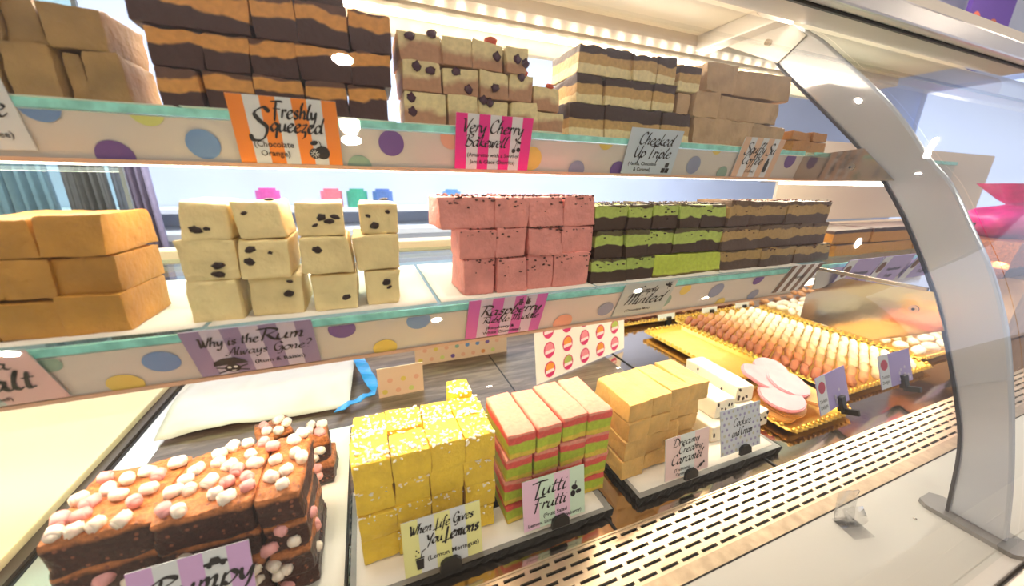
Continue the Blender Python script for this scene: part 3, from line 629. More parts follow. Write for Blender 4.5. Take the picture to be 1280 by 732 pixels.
rr_ = stack('cream raisin fudge block', 'rum', .45, .07, (250, [252, 301, 353, 399]), [[(219, 288), (292, 352), (370, 428), (449, 498)], [(222, 293), (298, 362), (376, 440), (443, 500)], [(232, 300), (314, 380), (389, 449), (456, 501)]], 'raisin fudge on the middle shelf', zbase=MS, extra=rais, jit=.0032, r=.0025)
def crumbs(n, size=.0019, front=.15, mname='crumb', nm='chocolate_crumbs'):
    def f(o, w_, d, h_, li, bi, rr): sprinkle(o, w_, d, h_, nm, M[mname], n, size, front=front, seed_=rr.randint(0, 9999))
    return f
stack('pink raspberry fudge block', 'pinkf', .45, .07, (640, [245, 285, 322, 359]), [[549, 620, 661, 706, 746], [576, 620, 660, 702, 743], [580, 620, 660, 695, 738]], 'raspberry fudge on the middle shelf', zbase=MS, extra=crumbs(70), jit=.003, r=.0025)
stack('green mint and chocolate fudge block', lambda l, b: 'mintplain' if l == 2 and b > 1 else 'mintf', .45, .075, (845, [255, 285, 317, 346]), [[746, 786, 818, 849, 877, 911], [746, 783, 813, 843, 873, 904], [742, 785, 819, 846, 873, 902]], 'mint fudge on the middle shelf', zbase=MS, extra=lambda o, w_, d, h_, li, bi, rr: sprinkle(o, w_, d, h_, 'chocolate_crumbs', M['choc'], 60, .0019, front=.12, seed_=rr.randint(0, 9999)) if not (li == 2 and bi > 1) else None, jit=.0028, r=.0015)
stack('brown and tan chocolate fudge block', 'brownf', .45, .075, (970, [251, 281, 309, 337]), [[913, 939, 987, 1039], [905, 950, 992, 1036], [903, 951, 993, 1036]], 'brown fudge on the middle shelf', zbase=MS, extra=crumbs(45, .0018), jit=.0026, r=.0015)
stack('caramel block with chocolate top beyond the brown stack', 'chocorange2', .47, .10, (1090, [285, 303, 324]), [[1045, 1092, 1150, 1215], [1045, 1088, 1142, 1200]], 'caramel fudge beyond the arch, middle shelf', zbase=MS, jit=.002)
stack('honeycomb block with dark chocolate top beyond the arch', 'chocorange2', .50, .10, (1010, [164, 176, 189]), [[992, 1018, 1037], [992, 1015, 1035]], 'chocolate topped fudge beyond the arch, upper shelf', zbase=US, jit=.002)
# papers under the stacks
def paper(label, x0, x1, y0, y1, z, m='paper', curl=.004, seed_=0, group='greaseproof papers'):
    bm = bmesh.new(); nx, ny = 16, 8; V = []
    for i in range(nx + 1):
        row = []
        for j in range(ny + 1):
            x = x0 + (x1 - x0) * i / nx; y = y0 + (y1 - y0) * j / ny
            u = max(abs(i / nx - .5), abs(j / ny - .5)) * 2
            row.append(bm.verts.new((x - x0, y - y0, (u ** 8) * curl * (.6 + .4 * noise.noise(Vector((x * 20, y * 20, seed_)))))))
        V.append(row)
    for i in range(nx):
        for j in range(ny): bm.faces.new((V[i][j], V[i + 1][j], V[i + 1][j + 1], V[i][j + 1]))
    o = link('greaseproof_paper', me_from(bm), M[m], loc=W((x0, y0, z)), smooth=True); s_ = o.modifiers.new('s', 'SOLIDIFY'); s_.thickness = .0005; s_.offset = 1
    tag(o, label, 'paper', group)
for (a, b, yf_, z_, lab) in ((-.40, -.165, .492, UP, 'paper under the toffee fudge on the upper shelf'), (-.160, .046, .490, UP, 'paper under the chocolate orange fudge'), (.055, .27, .489, UP, 'paper under the cherry fudge'), (.285, .49, .492, UP, 'paper under the layered chocolate fudge'), (.50, .75, .492, UP, 'paper under the coffee fudge'),
                            (-.45, -.165, .436, MD, 'paper under the golden toffee fudge'), (-.160, .075, .436, MD, 'white paper under the raisin fudge'), (.080, .31, .436, MD, 'pale paper under the pink raspberry fudge'), (.315, .57, .438, MD, 'paper under the mint fudge'), (.575, .79, .438, MD, 'paper under the brown fudge')):
    paper(lab, a, b, yf_, yf_ + .23, z_ + .0002, seed_=a * 10, curl=.003)
# --- deck: boards
def board(label, x0, x1, y0, y1, z0, z1, seed_=0):
    e = empty('slate_board', W((x0, y0, z0)), label, 'board', 'slate serving boards')
    bm = bmesh.new(); rnd = random.Random(seed_); n = 40; T = []; B = []
    def edge(n_, a, b):
        return [Vector(a).lerp(Vector(b), i / n_) for i in range(n_)]
    cs = [(0, 0, 0), (x1 - x0, 0, 0), (x1 - x0, y1 - y0, 0), (0, y1 - y0, 0)]
    pts = sum([edge(n, cs[i], cs[(i + 1) % 4]) for i in range(4)], [])
    h = z1 - z0
    for p in pts:
        j = Vector((rnd.uniform(-1, 1), rnd.uniform(-1, 1), 0)) * .0016
        T.append(bm.verts.new(p + Vector((0, 0, h)) + j)); B.append(bm.verts.new(p + j * -1.5))
    bm.faces.new(list(reversed(B)))
    for i in range(len(T)): k = (i + 1) % len(T); bm.faces.new((B[i], B[k], T[k], T[i]))
    link('slate_edge', me_from(bm), M['slate_edge'], e)
    bm = bmesh.new(); bm.faces.new([bm.verts.new(v) for v in ((.001, .001, h), (x1 - x0 - .001, .001, h), (x1 - x0 - .001, y1 - y0 - .001, h), (.001, y1 - y0 - .001, h))])
    link('slate_face', me_from(bm), M['slate'], e); e.children[-1].location.z = .0002
BT = -.4755
board('grey slate board under the lemon and fruit fudge', -.06, .312, .345, .52, DK, BT, 1)
board('grey slate board under the caramel and cookie fudge', .362, .70, .345, .56, DK, BT, 2)
paper('white paper lining under the lemon and fruit fudge', -.052, .300, .353, .51, BT + .0002, curl=.001)
paper('white paper lining under the caramel and cookie fudge', .37, .69, .355, .55, BT + .0002, curl=.001)
DB = BT + .0012
# lemon
lz = [-.314, -.354, -.394, -.435, DB]
for li in range(4):
    xs = [(-.044, .002), (.002, .047), (.047, .091), (.091, .135)]
    for bi, (a, b) in enumerate(xs):
        rr = random.Random(li * 9 + bi)
        for row in range(2 if li == 0 else 1):
            yf_ = .381 + row * .050 + (.004 if li else 0) + rr.uniform(0, .003); d_ = .048 if li == 0 else .05
            lab = f"yellow lemon fudge block, {['top','second','third','bottom'][li]} layer, {ORD[bi]} from left" + (', back row' if row else '')
            o, w_, h_ = block('fudge_block', a, b, yf_, d_, lz[li + 1], lz[li] - (row * .002), 'lemon', lab, 'lemon meringue fudge', yaw=rr.uniform(-.04, .04), jit=.0024)
            if li == 0: sprinkle(o, w_, d_, h_, 'meringue_pieces', M['meringue'], 75 if row else 55, .0021, front=.06, seed_=li * 40 + bi + row * 7)
            elif rr.random() < .8: sprinkle(o, w_, d_, h_, 'meringue_pieces', M['meringue'], 14, .002, front=.9, seed_=li * 40 + bi)
o, w_, h_ = block('fudge_block', .095, .13, .482, .04, lz[1], lz[0] + .004, 'lemon', 'yellow lemon fudge block poking up behind the top row', 'lemon meringue fudge'); sprinkle(o, w_, .04, h_, 'meringue_pieces', M['meringue'], 50, .0021, front=.1, seed_=5)
# tutti frutti
tz = [-.320, -.360, -.402, -.442, DB]
for li in range(4):
    for bi, (a, b) in enumerate([(.148, .190), (.190, .229), (.232, .276), (.276, .320)]):
        rr = random.Random(li * 11 + bi); d_ = .098
        top_ = tz[li]
        lab = f"pink, green and yellow striped fudge bar, {['top','second','third','bottom'][li]} layer, {ORD[bi]} from left"
        block('fudge_bar', a, b, .372 + bi * .002 + (.004 if li else 0) + rr.uniform(0, .004), d_, tz[li + 1], top_, 'tuttif', lab, 'striped fruit fudge bars', yaw=rr.uniform(-.04, .04), jit=.0022, r=.0025)
# caramel
cz = [-.329, -.364, -.401, -.438, DB]
for li in range(4):
    for bi, (a, b) in enumerate([(.358, .404), (.404, .447), (.447, .493), (.493, .540)]):
        rr = random.Random(li * 13 + bi); back = .012 if (li in (1, 2) and bi > 1) else 0; d_ = .09
        lab = f"golden caramel fudge bar, {['top','second','third','bottom'][li]} layer, {ORD[bi]} from left"
        block('fudge_bar', a, b, .385 + back + rr.uniform(0, .003) + bi * .004, d_, cz[li + 1], cz[li], 'caramel', lab, 'caramel fudge bars', yaw=rr.uniform(-.03, .03), jit=.0028)
# cookies and cream logs
def oreo(o, w_, d, h_, k):
    rnd = random.Random(k)
    for i in range(9):
        fr = rnd.random() < .65
        p = (rnd.uniform(-.42, .42) * w_, -d / 2, rnd.uniform(.12, .9) * h_) if fr else (-w_ / 2 if i % 2 else w_ * .3, rnd.uniform(-.4, .4) * d, rnd.uniform(.2, .9) * h_)
        lump('cookie_piece', M['choc'], o, p, (.0045, .0022, .0026), rot=(rnd.random(), rnd.random() * 2, rnd.random()), seed_=i)
cu = [(.575, .625, .40, DB, -.440, 'lowest white cookie fudge log behind the spotted card', 0), (.628, .680, .395, DB, -.440, 'low white cookie fudge log near the board corner', .02), (.683, .735, .40, DB, -.440, 'white cookie fudge log nearest the pink biscuits', .05),
      (.60, .652, .42, -.440, -.402, 'upper white cookie fudge log beside the caramel stack', 0.02), (.69, .742, .44, -.440, -.402, 'upper white cookie fudge log beside the pink biscuits', -.05)]
for k, (a, b, yf_, z0_, z1_, lab, yaw) in enumerate(cu):
    o, w_, h_ = block('fudge_log', a, b, yf_, .14, z0_, z1_, 'nougat', lab, 'cookie fudge logs', yaw=yaw, jit=.002, r=.003); oreo(o, w_, .14, h_, k)
# ------------------------------------------------------------------ rocky road brownies
MARSH = []
for k in range(4):
    bm = bmesh.new(); bmesh.ops.create_cone(bm, cap_ends=True, segments=16, radius1=.0062 + k * .0003, radius2=.006, depth=.0125 + k * .0012)
    bmesh.ops.bevel(bm, geom=[e_ for e_ in bm.edges if len(e_.link_faces) == 2 and e_.calc_face_angle(0) > 1], offset=.002, segments=3, affect='EDGES')
    for v in bm.verts: v.co = v.co * (1 + .10 * noise.noise(v.co * 120 + Vector((k, 0, 0))))
    MARSH.append(me_from(bm))
MM = {}
for k, me in enumerate(MARSH):
    for c_ in ('marsh_white', 'marsh_pink'):
        q = me.copy(); q.materials.append(M[c_]); [setattr(p, 'use_smooth', True) for p in q.polygons]; MM[(k, c_)] = q
def marsh(parent, p, rr, pink=.3):
    o = bpy.data.objects.new('marshmallow', MM[(rr.randint(0, 3), 'marsh_pink' if rr.random() < pink else 'marsh_white')]); COL.objects.link(o)
    o.parent = parent; o.location = p; o.rotation_euler = (PI / 2 + rr.uniform(-.25, .25), rr.uniform(-.3, .3), rr.uniform(0, PI)); return o
def brownie(x0, x1, yf, d, z0, z1, label, nm, yaw=0, pink=.3, front=0, side=0, sd=0):
    o, w_, h_ = block('brownie_slab', x0, x1, yf, d, z0, z1, 'browniem', label, 'marshmallow brownies', 'brownie', yaw=yaw, rough=.0016, jit=.002, top=.003, r=.004)
    rr = random.Random(sd); pts = []
    t = 0
    while len(pts) < nm and t < 900:
        t += 1; p = (rr.uniform(-.44, .44) * w_, rr.uniform(-.45, .45) * d)
        if all(math.hypot(p[0] - q[0], p[1] - q[1]) > .0138 for q in pts): pts.append(p)
    for p in pts: marsh(o, (p[0], p[1], h_ + .0042), rr, pink)
    for k in range(front): marsh(o, (rr.uniform(-.4, .4) * w_, -d / 2 - .001, rr.uniform(.2, .8) * h_), rr, .5)
    for k in range(side): marsh(o, (w_ / 2 + .0, rr.uniform(-.4, .4) * d, rr.uniform(.2, .8) * h_), rr, .4)
    return o
bz = [-.326, -.366, -.405, -.448]
B0 = -.4752
brownie(-.312, -.226, .392, .098, bz[1], bz[0], 'widest top brownie slab at the outer end, crowded with marshmallows', 17, sd=1, pink=.4)
brownie(-.226, -.138, .382, .105, bz[1], bz[0], 'top brownie slab in the middle of the pile, topped with marshmallows', 21, sd=2)
brownie(-.138, -.095, .380, .105, bz[1], bz[0], 'narrow top brownie slab at the lemon fudge end', 9, sd=3)
for li, nm in ((1, 'second'), (2, 'third')):
    z0_ = bz[li + 1] if li == 1 else bz[3]
    brownie(-.315, -.228, .394, .098, bz[li + 1], bz[li], f'{nm} layer brownie slab at the outer end of the pile', 0, front=3, sd=10 + li)
    brownie(-.226, -.140, .386, .10, bz[li + 1], bz[li], f'{nm} layer brownie slab in the middle of the pile', 0, front=3, sd=20 + li)
    brownie(-.138, -.094, .382, .105, bz[li + 1], bz[li], f'{nm} layer brownie slab at the lemon fudge end', 0, front=3, side=2, sd=30 + li)
for (a, b, nm) in ((-.315, -.228, 'at the outer end'), (-.226, -.140, 'in the middle'), (-.138, -.092, 'at the lemon fudge end')):
    brownie(a, b, .388, .1, B0, bz[3], f'lowest brownie slab {nm} of the pile, half hidden by the card', 0, front=1, sd=int(-a * 1000))
bt = at(345, 500, Y=.62)
brownie(-.215, -.160, .54, .06, B0, -.405, 'small brownie lying behind the pile, lower one with pink marshmallows', 8, sd=41, pink=.8)
brownie(-.185, -.140, .555, .05, -.405, -.368, 'small tilted brownie stacked behind the pile under the raisin card', 5, yaw=.3, sd=42)
brownie(-.285, -.225, .53, .07, B0, -.420, 'flat brownie behind the pile covered with pink marshmallows', 12, sd=43, pink=.9)
brownie(-.125, -.083, .55, .05, B0, -.432, 'bottom brownie of the small pile beside the lemon fudge', 0, front=2, sd=44, pink=.3)
brownie(-.127, -.088, .552, .045, -.432, -.388, 'upper brownie of the small pile beside the lemon fudge', 5, yaw=.15, front=2, sd=45)
brownie(-.165, -.128, .545, .05, B0, -.435, 'brownie between the two small piles with white marshmallows', 6, sd=46, pink=.5)
# tray paper under brownies, cream board, crumpled bag
paper('white greaseproof paper under the brownie pile', -.345, -.066, .345, .70, DK + .0075, curl=.006, seed_=4)
e = empty('wooden_tray', W((-.35, .34, DK)), 'thin dark tray beneath the brownie paper', 'tray'); box('tray_base', 0, .286, 0, .37, 0, .006, mat('tray_dark', '#3a2c24', .5), e, .001)
e = empty('cream_lid', W((-.49, .325, DK)), 'flat cream lid board lying on the deck beside the brownies', 'lid')
box('lid_panel', -.72, .018, 0, .74, .004, .018, M['cream_board'], e, .003); box('lid_rim', -.72, .034, -.004, .744, 0, .005, mat('rim_brown', '#54453a', .35, .4), e)
cbox('deck_side', -1.6, -.455, .3186, 1.1, DK - .018, DK - .0006, M['mirror_steel']); cbox('deck_gap', -.455, -.448, .318, 1.1, DK - .018, DK - .004, M['black']); cbox('deck_side', -.448, -.401, .3186, 1.1, DK - .018, DK - .0006, M['brushed'])
bm = bmesh.new(); nx, ny = 26, 18; V = []
cs = [at(190, 545, Z=DK + .02), at(436, 502, Z=DK + .02), at(446, 440, Z=DK + .03), at(250, 462, Z=DK + .03)]
for i in range(nx + 1):
    row = []
    for j in range(ny + 1):
        u, v_ = i / nx, j / ny; p = cs[0].lerp(cs[1], u).lerp(cs[3].lerp(cs[2], u), v_)
        z_ = DK + .012 + .010 * noise.noise(Vector((p.x * 9, p.y * 7, 2))) + .006 * noise.noise(Vector((p.x * 30, p.y * 24, 5))) + .016 * math.sin(v_ * PI)
        row.append(bm.verts.new((p.x, p.y, max(DK + .004, z_))))
    V.append(row)
for i in range(nx):
    for j in range(ny): bm.faces.new((V[i][j], V[i + 1][j], V[i + 1][j + 1], V[i][j + 1]))
root = empty('paper_bag', W((0, 0, 0)), 'crumpled pale paper bag with a blue edge lying behind the brownies', 'bag')
o = link('bag_sheet', me_from(bm), M['parchment'], root, smooth=True); s_ = o.modifiers.new('s', 'SOLIDIFY'); s_.thickness = .001
bm = bmesh.new(); prev = None
A_, B_, C_ = at(448, 448, Z=DK + .036), at(470, 488, Z=DK + .018), at(420, 512, Z=DK + .016)
path = [A_.lerp(B_, i / 8) for i in range(9)] + [B_.lerp(C_, i / 8) for i in range(1, 9)]
for i, p in enumerate(path):
    wv = Vector((.026, 0.006, 0)) if i < 8 else Vector((.006, .022, 0))
    k = Vector((0, 0, .003 * math.sin(i * 2.1)))
    a, b = bm.verts.new(p - wv / 2 + k), bm.verts.new(p + wv / 2 - k)
    if prev: bm.faces.new((prev[0], a, b, prev[1]))
    prev = (a, b)
o = link('blue_edge', me_from(bm), M['blue_plastic'], root, smooth=False); s_ = o.modifiers.new('s', 'SOLIDIFY'); s_.thickness = .002
# ------------------------------------------------------------------ price cards
def stripes_bm(w_, h, n, start=0, lean=0):
    """front face split into vertical bands; band k gets material k%2"""
    bm = box_bm(-w_ / 2, w_ / 2, 0, .0008, 0, h); 
    for f in bm.faces: f.material_index = 1
    for k in range(n):
        a, b = -w_ / 2 + w_ * k / n, -w_ / 2 + w_ * (k + 1) / n
        f = bm.faces.new([bm.verts.new(p) for p in ((a, -.0004, 0), (b, -.0004, 0), (b, -.0004, h), (a, -.0004, h))]); f.material_index = (k + start) % 2
    return bm
def card(label, loc, w_, h, tilt, mats, n, words_, small, ic=None, yaw=0, start=0, clip=False, patt=None):
    e = empty('price_card', W(loc), label, 'sign', 'price cards', rot=(tilt, 0, yaw))
    bm = stripes_bm(w_, h, n, start)
    me = bpy.data.meshes.new('c'); bm.to_mesh(me); bm.free()
    link('card', me, [M[k] for k in mats], e)
    if words_:
        link('lettering', stand_up(script_mesh([(t, x * w_, y * h, s_ * h, ww * w_ if ww else None, hv) for t, x, y, s_, ww, hv in words_]), -.0009), M['ink'], e)
    if small:
        link('small_print', stand_up(print_mesh([(t, x * w_, y * h, s_ * h) for t, x, y, s_ in small]), -.0009), M['ink'], e)
    if ic:
        link('emblem', stand_up(icon(ic[0], ic[1] * w_, ic[2] * h, ic[3] * h), -.001), M['ink'], e)
        if ic[0] == 'orange': link('emblem_slice', stand_up(icon('orange_cut', ic[1] * w_, ic[2] * h, ic[3] * h), -.0013), M['pale_card'], e)
        if ic[0] == 'pirate':
            b2 = bmesh.new(); x, y, s_ = ic[1] * w_, ic[2] * h, ic[3] * h
            disc(b2, x - .22 * s_, y - .2 * s_, .15 * s_, n=8); disc(b2, x + .22 * s_, y - .2 * s_, .15 * s_, n=8); disc(b2, x, y - .62 * s_, .2 * s_, .06 * s_, n=8); link('emblem_face', stand_up(b2, -.0013), M['pale_card'], e)
    if patt: patt(e, w_, h)
    if clip:
        bm = bmesh.new(); pts = [(-.014, 0), (-.012, .012), (-.006, .016), (.008, .016), (.014, .010), (.014, 0)]
        A = [bm.verts.new((p[0] + w_ * .06, -.006, p[1] - .006)) for p in pts]; B = [bm.verts.new((p[0] + w_ * .06, -.001, p[1] - .006)) for p in pts]
        bm.faces.new(A); bm.faces.new(list(reversed(B)))
        for i in range(6): bm.faces.new((A[i], A[(i + 1) % 6], B[(i + 1) % 6], B[i]))
        link('card_holder', me_from(bm), M['black'], e)
    return e
mat('c_orange', '#ee8a2e', .4); mat('c_white', '#d9dde2', .4); mat('c_pink', '#e0218f', .4); mat('c_lilac', '#8f80a8', .4); mat('c_lilac2', '#c5bed2', .4)
mat('c_violet', '#c05ab0', .4); mat('c_mint', '#a9b8b4', .4); mat('c_mint2', '#b6c0c0', .4); mat('c_beige', '#dcb79a', .4); mat('c_brown', '#6b5048', .4); mat('c_blue', '#c2d0de', .4)
mat('c_lemon', '#eeea9e', .4); mat('c_lemon2', '#dadde0', .4); mat('c_ppink', '#eec4dc', .4); mat('c_pgreen', '#d2e8d0', .4); mat('c_rose', '#f0d0cc', .4); mat('c_rose2', '#dfe3e0', .4); mat('c_lav', '#d3a9dc', .4); mat('c_grey', '#cfd4de', .4); mat('c_peri', '#a294cc', .4)
mat('c_pinkpale', '#d8b4b4', .4)
YU, YM = .491, .4445
def up(x, dz=0): return (x, YU, .0165 + dz)
def midc(x, dz=0): return (x, YM + .001, -.2055 + dz)
card('orange and white striped card reading Freshly Squeezed', up(-.067), .099, .066, T1 , ['c_orange', 'c_white'], 7, [('Freshly', -.13, .70, .12, .42, 1.2), ('S', -.36, .42, .21, .17, 1.0), ('queezed', -.17, .50, .12, .50, 1.3)], [('(Chocolate', -.16, .26, .125), ('Orange)', -.16, .12, .125)], ('orange', .27, .20, .20))
card('magenta and white striped card reading Very Cherry Bakewell', up(.166), .103, .066, T1, ['c_pink', 'c_white'], 7, [('Very Cherry', -.43, .68, .12, .80, 1.1), ('Bakewell', -.38, .43, .11, .54, 1.1)], [('(Amaretto with a Swirl of', 0, .24, .105), ('Jam & Glace Cherries)', 0, .11, .105)], ('cherries', .30, .44, .12))
card('pale blue card reading Cheeked Up Triple', up(.427), .100, .066, T1, ['c_blue', 'c_blue'], 1, [('Cheeked', -.32, .66, .13, .66, 1.1), ('Up Triple', -.36, .38, .13, .72, 1.1)], [('(Vanilla, Chocolate', -.14, .20, .11), ('& Caramel)', -.12, .07, .11)], ('blocks', .34, .16, .13))
card('beige and white striped card in front of the coffee fudge', up(.667), .103, .066, T1, ['c_beige', 'c_white'], 7, [('Squffy Su', -.40, .62, .13, .74, 1.1), ('Coffee', -.38, .34, .13, .50, 1.1)], [('(Coffee)', -.1, .12, .11)], ('jar', .26, .33, .16))
card('beige card cut by the picture edge below the upper toffee', up(-.327, .005), .11, .070, T1, ['c_beige', 'c_white'], 4, [('Totty Toffee', -.3, .4, .13, .74, 1.1)], [('(Toffee)', .3, .15, .11)], start=0)
card('lilac striped card reading Why is the Rum Always Gone', midc(-.121), .114, .068, T2, ['c_lilac', 'c_lilac2'], 7, [('Why is the', -.42, .66, .10, .46, 1.2), ('Rum', .05, .66, .13, .36, 1.3), ('Always', -.24, .42, .09, .32, 1.0), ('Gone?', .12, .40, .10, .32, 1.0)], [('(Rum & Raisin)', .16, .17, .12)], ('pirate', -.24, .20, .19))
card('purple striped card reading Raspberry Rubble Muddle', midc(.166), .110, .070, T2, ['c_violet', 'c_lilac2'], 7, [('Raspberry', -.34, .58, .13, .78, 1.1), ('Rubble Muddle', -.30, .38, .085, .74, 1.1)], [('(Raspberry &', -.06, .20, .11), ('White Chocolate)', -.02, .07, .11)], ('berries', .20, .86, .14))
card('grey green card reading Simply Minted', midc(.402, .003), .102, .066, T2, ['c_mint2', 'c_mint2'], 1, [('Simply', -.22, .70, .10, .38, 1.1), ('Minted', -.38, .35, .17, .74, 1.1)], [('(Chocolate Mint)', -.05, .12, .11)], ('leaves', .34, .84, .14))
card('brown and white striped card below the brown fudge', midc(.775, .005), .092, .066, T2, ['c_brown', 'c_white'], 7, [], [('Peanut', 0, .5, .16)])
card('pink and grey card cut by the picture edge under the golden toffee', midc(-.347), .13, .068, T2, ['c_pinkpale', 'c_mint2'], 3, [('Salt', .02, .30, .19, .38, 1.3), ('Sea', .10, .70, .11, .26, 1.1)], [('(Caramel)', .12, .1, .1)])
for k, (x_, lab) in enumerate(((.935, 'lilac card with photo beyond the brown striped card, first of three'), (1.06, 'lilac card with photo on the middle shelf, second beyond the arch bracket'), (1.20, 'lilac card with photo on the middle shelf, nearest the arch'))):
    def pt(e, w_, h):
        bm = bmesh.new(); disc(bm, -.38 * w_, .62 * h, .10 * w_, .2 * h); link('photo', stand_up(bm, -.0012), mat('photo_brown', '#6b4436', .5), e)
        bm = bmesh.new(); poly(bm, [(-w_ / 2, 0), (-.26 * w_, 0), (-.26 * w_, h), (-w_ / 2, h)]); link('photo_panel', stand_up(bm, -.0008), M['c_grey'], e)
    card(lab, (x_, .428, -.202), .12, .07, .35, ['c_peri', 'c_peri'], 1, [], [('Handmade', .12, .45, .18), ('Fudge', .12, .2, .18)], patt=pt)
TB = -.16
card('pale yellow card reading When Life Gives You Lemons', (.054, .345, -.464), .098, .074, TB, ['c_lemon', 'c_lemon2'], 5, [('When Life Gives', -.42, .74, .09, .82, 1.2), ('You', -.22, .49, .095, .2, 1.2), ('Lemons', .0, .47, .12, .46, 1.4)], [('(Lemon Meringue)', .12, .20, .12)], ('cup', -.31, .22, .15), clip=True)
card('pink and green card reading Tutti Frutti', (.213, .349, -.464), .098, .076, TB, ['c_ppink', 'c_pgreen'], 4, [('Tutti', -.36, .64, .14, .54, 1.2), ('Frutti', -.36, .36, .12, .54, 1.2)], [('(Fruit Salad', .0, .18, .11), ('Lemon, Lime & Strawberry)', .0, .06, .10)], ('fruit', .34, .55, .15), clip=True)
card('pale rose card reading Dreamy Creamy Caramel', (.462, .349, -.464), .095, .074, TB, ['c_rose', 'c_rose2'], 3, [('Dreamy', -.34, .76, .095, .6, 1.1), ('Creamy', -.22, .57, .09, .56, 1.1), ('Caramel', -.38, .34, .115, .72, 1.1)], [('(Traditional', -.12, .16, .10), ('Caramel)', -.12, .05, .10)], ('sweet', .32, .14, .12), clip=True)
def spots(e, w_, h):
    bm = bmesh.new(); bm2 = bmesh.new()
    for i in range(9):
        for j in range(8):
            x, y = -w_ / 2 + w_ * (i + .5 + (.25 if j % 2 else -.2)) / 9, h * (j + .5) / 8
            if abs(x) < .28 * w_ and .35 * h < y < .72 * h: continue
            disc(bm if (i + j) % 3 else bm2, x, y, .0028, n=10)
    link('spots', stand_up(bm, -.0009), mat('spot_lav', '#a9a4c8', .5), e); link('spots', stand_up(bm2, -.0009), mat('spot_peach', '#c9c6b0', .5), e)
card('spotted pale card hand written Cookies and Cream', (.602, .357, -.464), .102, .084, TB - .06, ['c_grey', 'c_grey'], 1, [('Cookies', -.20, .58, .09, .44, .8), ('and Cream', -.24, .36, .09, .52, .8)], [], clip=True, patt=spots)
card('pink striped card reading Bumpy Ride with a small car', (-.192, .352, -.430), .098, .074, TB, ['c_lav', 'c_white'], 5, [('Bumpy', -.36, .44, .18, .86, 1.3)], [('(Rocky Road)', 0, .08, .11)], ('car', .20, .82, .13), start=0)
def lilac(label, loc, yaw, wide):
    def pt(e, w_, h):
        bm = bmesh.new(); poly(bm, [(-w_ / 2, 0), (-.2 * w_, 0), (-.2 * w_, h), (-w_ / 2, h)]); link('photo_panel', stand_up(bm, -.0008), M['c_grey'], e)
        bm = bmesh.new(); disc(bm, -.35 * w_, .7 * h, .11 * w_, .16 * h); link('photo', stand_up(bm, -.0012), mat('photo_red', '#b8405a', .5), e)
        bm = bmesh.new()
        for k in range(8): disc(bm, (.02 + .4 * random.random()) * w_, (.1 + .4 * random.random()) * h, .03 * w_, n=7)
        link('floral_print', stand_up(bm, -.0012), M['c_lilac2'], e)
    e = card(label, loc, wide, .078, -.35, ['c_peri', 'c_peri'], 1, [], [('Turkish', -.35, .30, .13), ('Delight', -.35, .14, .13)], yaw=yaw, patt=pt)
    bm = box_bm(.1 * wide, .1 * wide + .02, -.008, .004, -.012, .02, bev=.002); box_bm(.1 * wide + .006, .1 * wide + .014, -.03, .0, -.018, -.006, bm)
    link('card_clip', me_from(bm), M['black'], e)
lilac('lilac card with red photo clipped in front of the pink biscuits', (.90, .367, -.452), .12, .13)
lilac('lilac card with red photo clipped in front of the pale biscuits', (1.155, .372, -.452), .0, .135)
lilac('lilac card half hidden by the arch at the deck edge', (1.53, .40, -.44), .0, .135)
# ------------------------------------------------------------------ sticker sheet
pa, pb = at(671, 481, Z=DK + .003), at(780, 435, Z=DK + .003); L_ = (pb - pa).length; yaw = math.atan2(pb.y - pa.y, pb.x - pa.x)
pr = empty('sticker_sheet', W(pa), 'white sheet of round magenta fruit stickers standing behind the fruit fudge', 'sheet', rot=(-.12, 0, yaw))
box('sheet', 0, L_, 0, .0015, 0, .17, M['poster_white'], pr)
mat('st_mag', '#d4286e', .4); mat('st_or', '#e89438', .4); mat('st_w', '#f6dce2', .4); mat('st_gr', '#a8b45a', .4); mat('st_pk', '#e88898', .4)
for j in range(3):
    for i in range(5):
        cx_, cz_ = L_ * (.13 + i * .185), .028 + j * .052; r_ = .0215
        bm = bmesh.new(); disc(bm, 0, 0, r_ * .88, r_, n=24); disc(bm, 0, r_ * .25, r_ * .68, r_ * .6, n=16, z=.0002); poly(bm, [(-r_ * .7, -r_ * .45), (r_ * .7, -r_ * .35), (r_ * .7, .0), (-r_ * .7, -.05 * r_)], z=.0004)
        bm.faces.ensure_lookup_table(); bm.faces[1].material_index = 1; bm.faces[2].material_index = 2
        for v in bm.verts: v.co = Vector((v.co.x, -.0006 - v.co.z, v.co.y))
        me = bpy.data.meshes.new('st'); bm.to_mesh(me); bm.free()
        link('sticker', me, [M['st_mag'], M[['st_or', 'st_gr', 'st_pk', 'st_or', 'st_pk'][(i + j * 2) % 5]], M['st_w']], pr, loc=(cx_, 0, cz_))
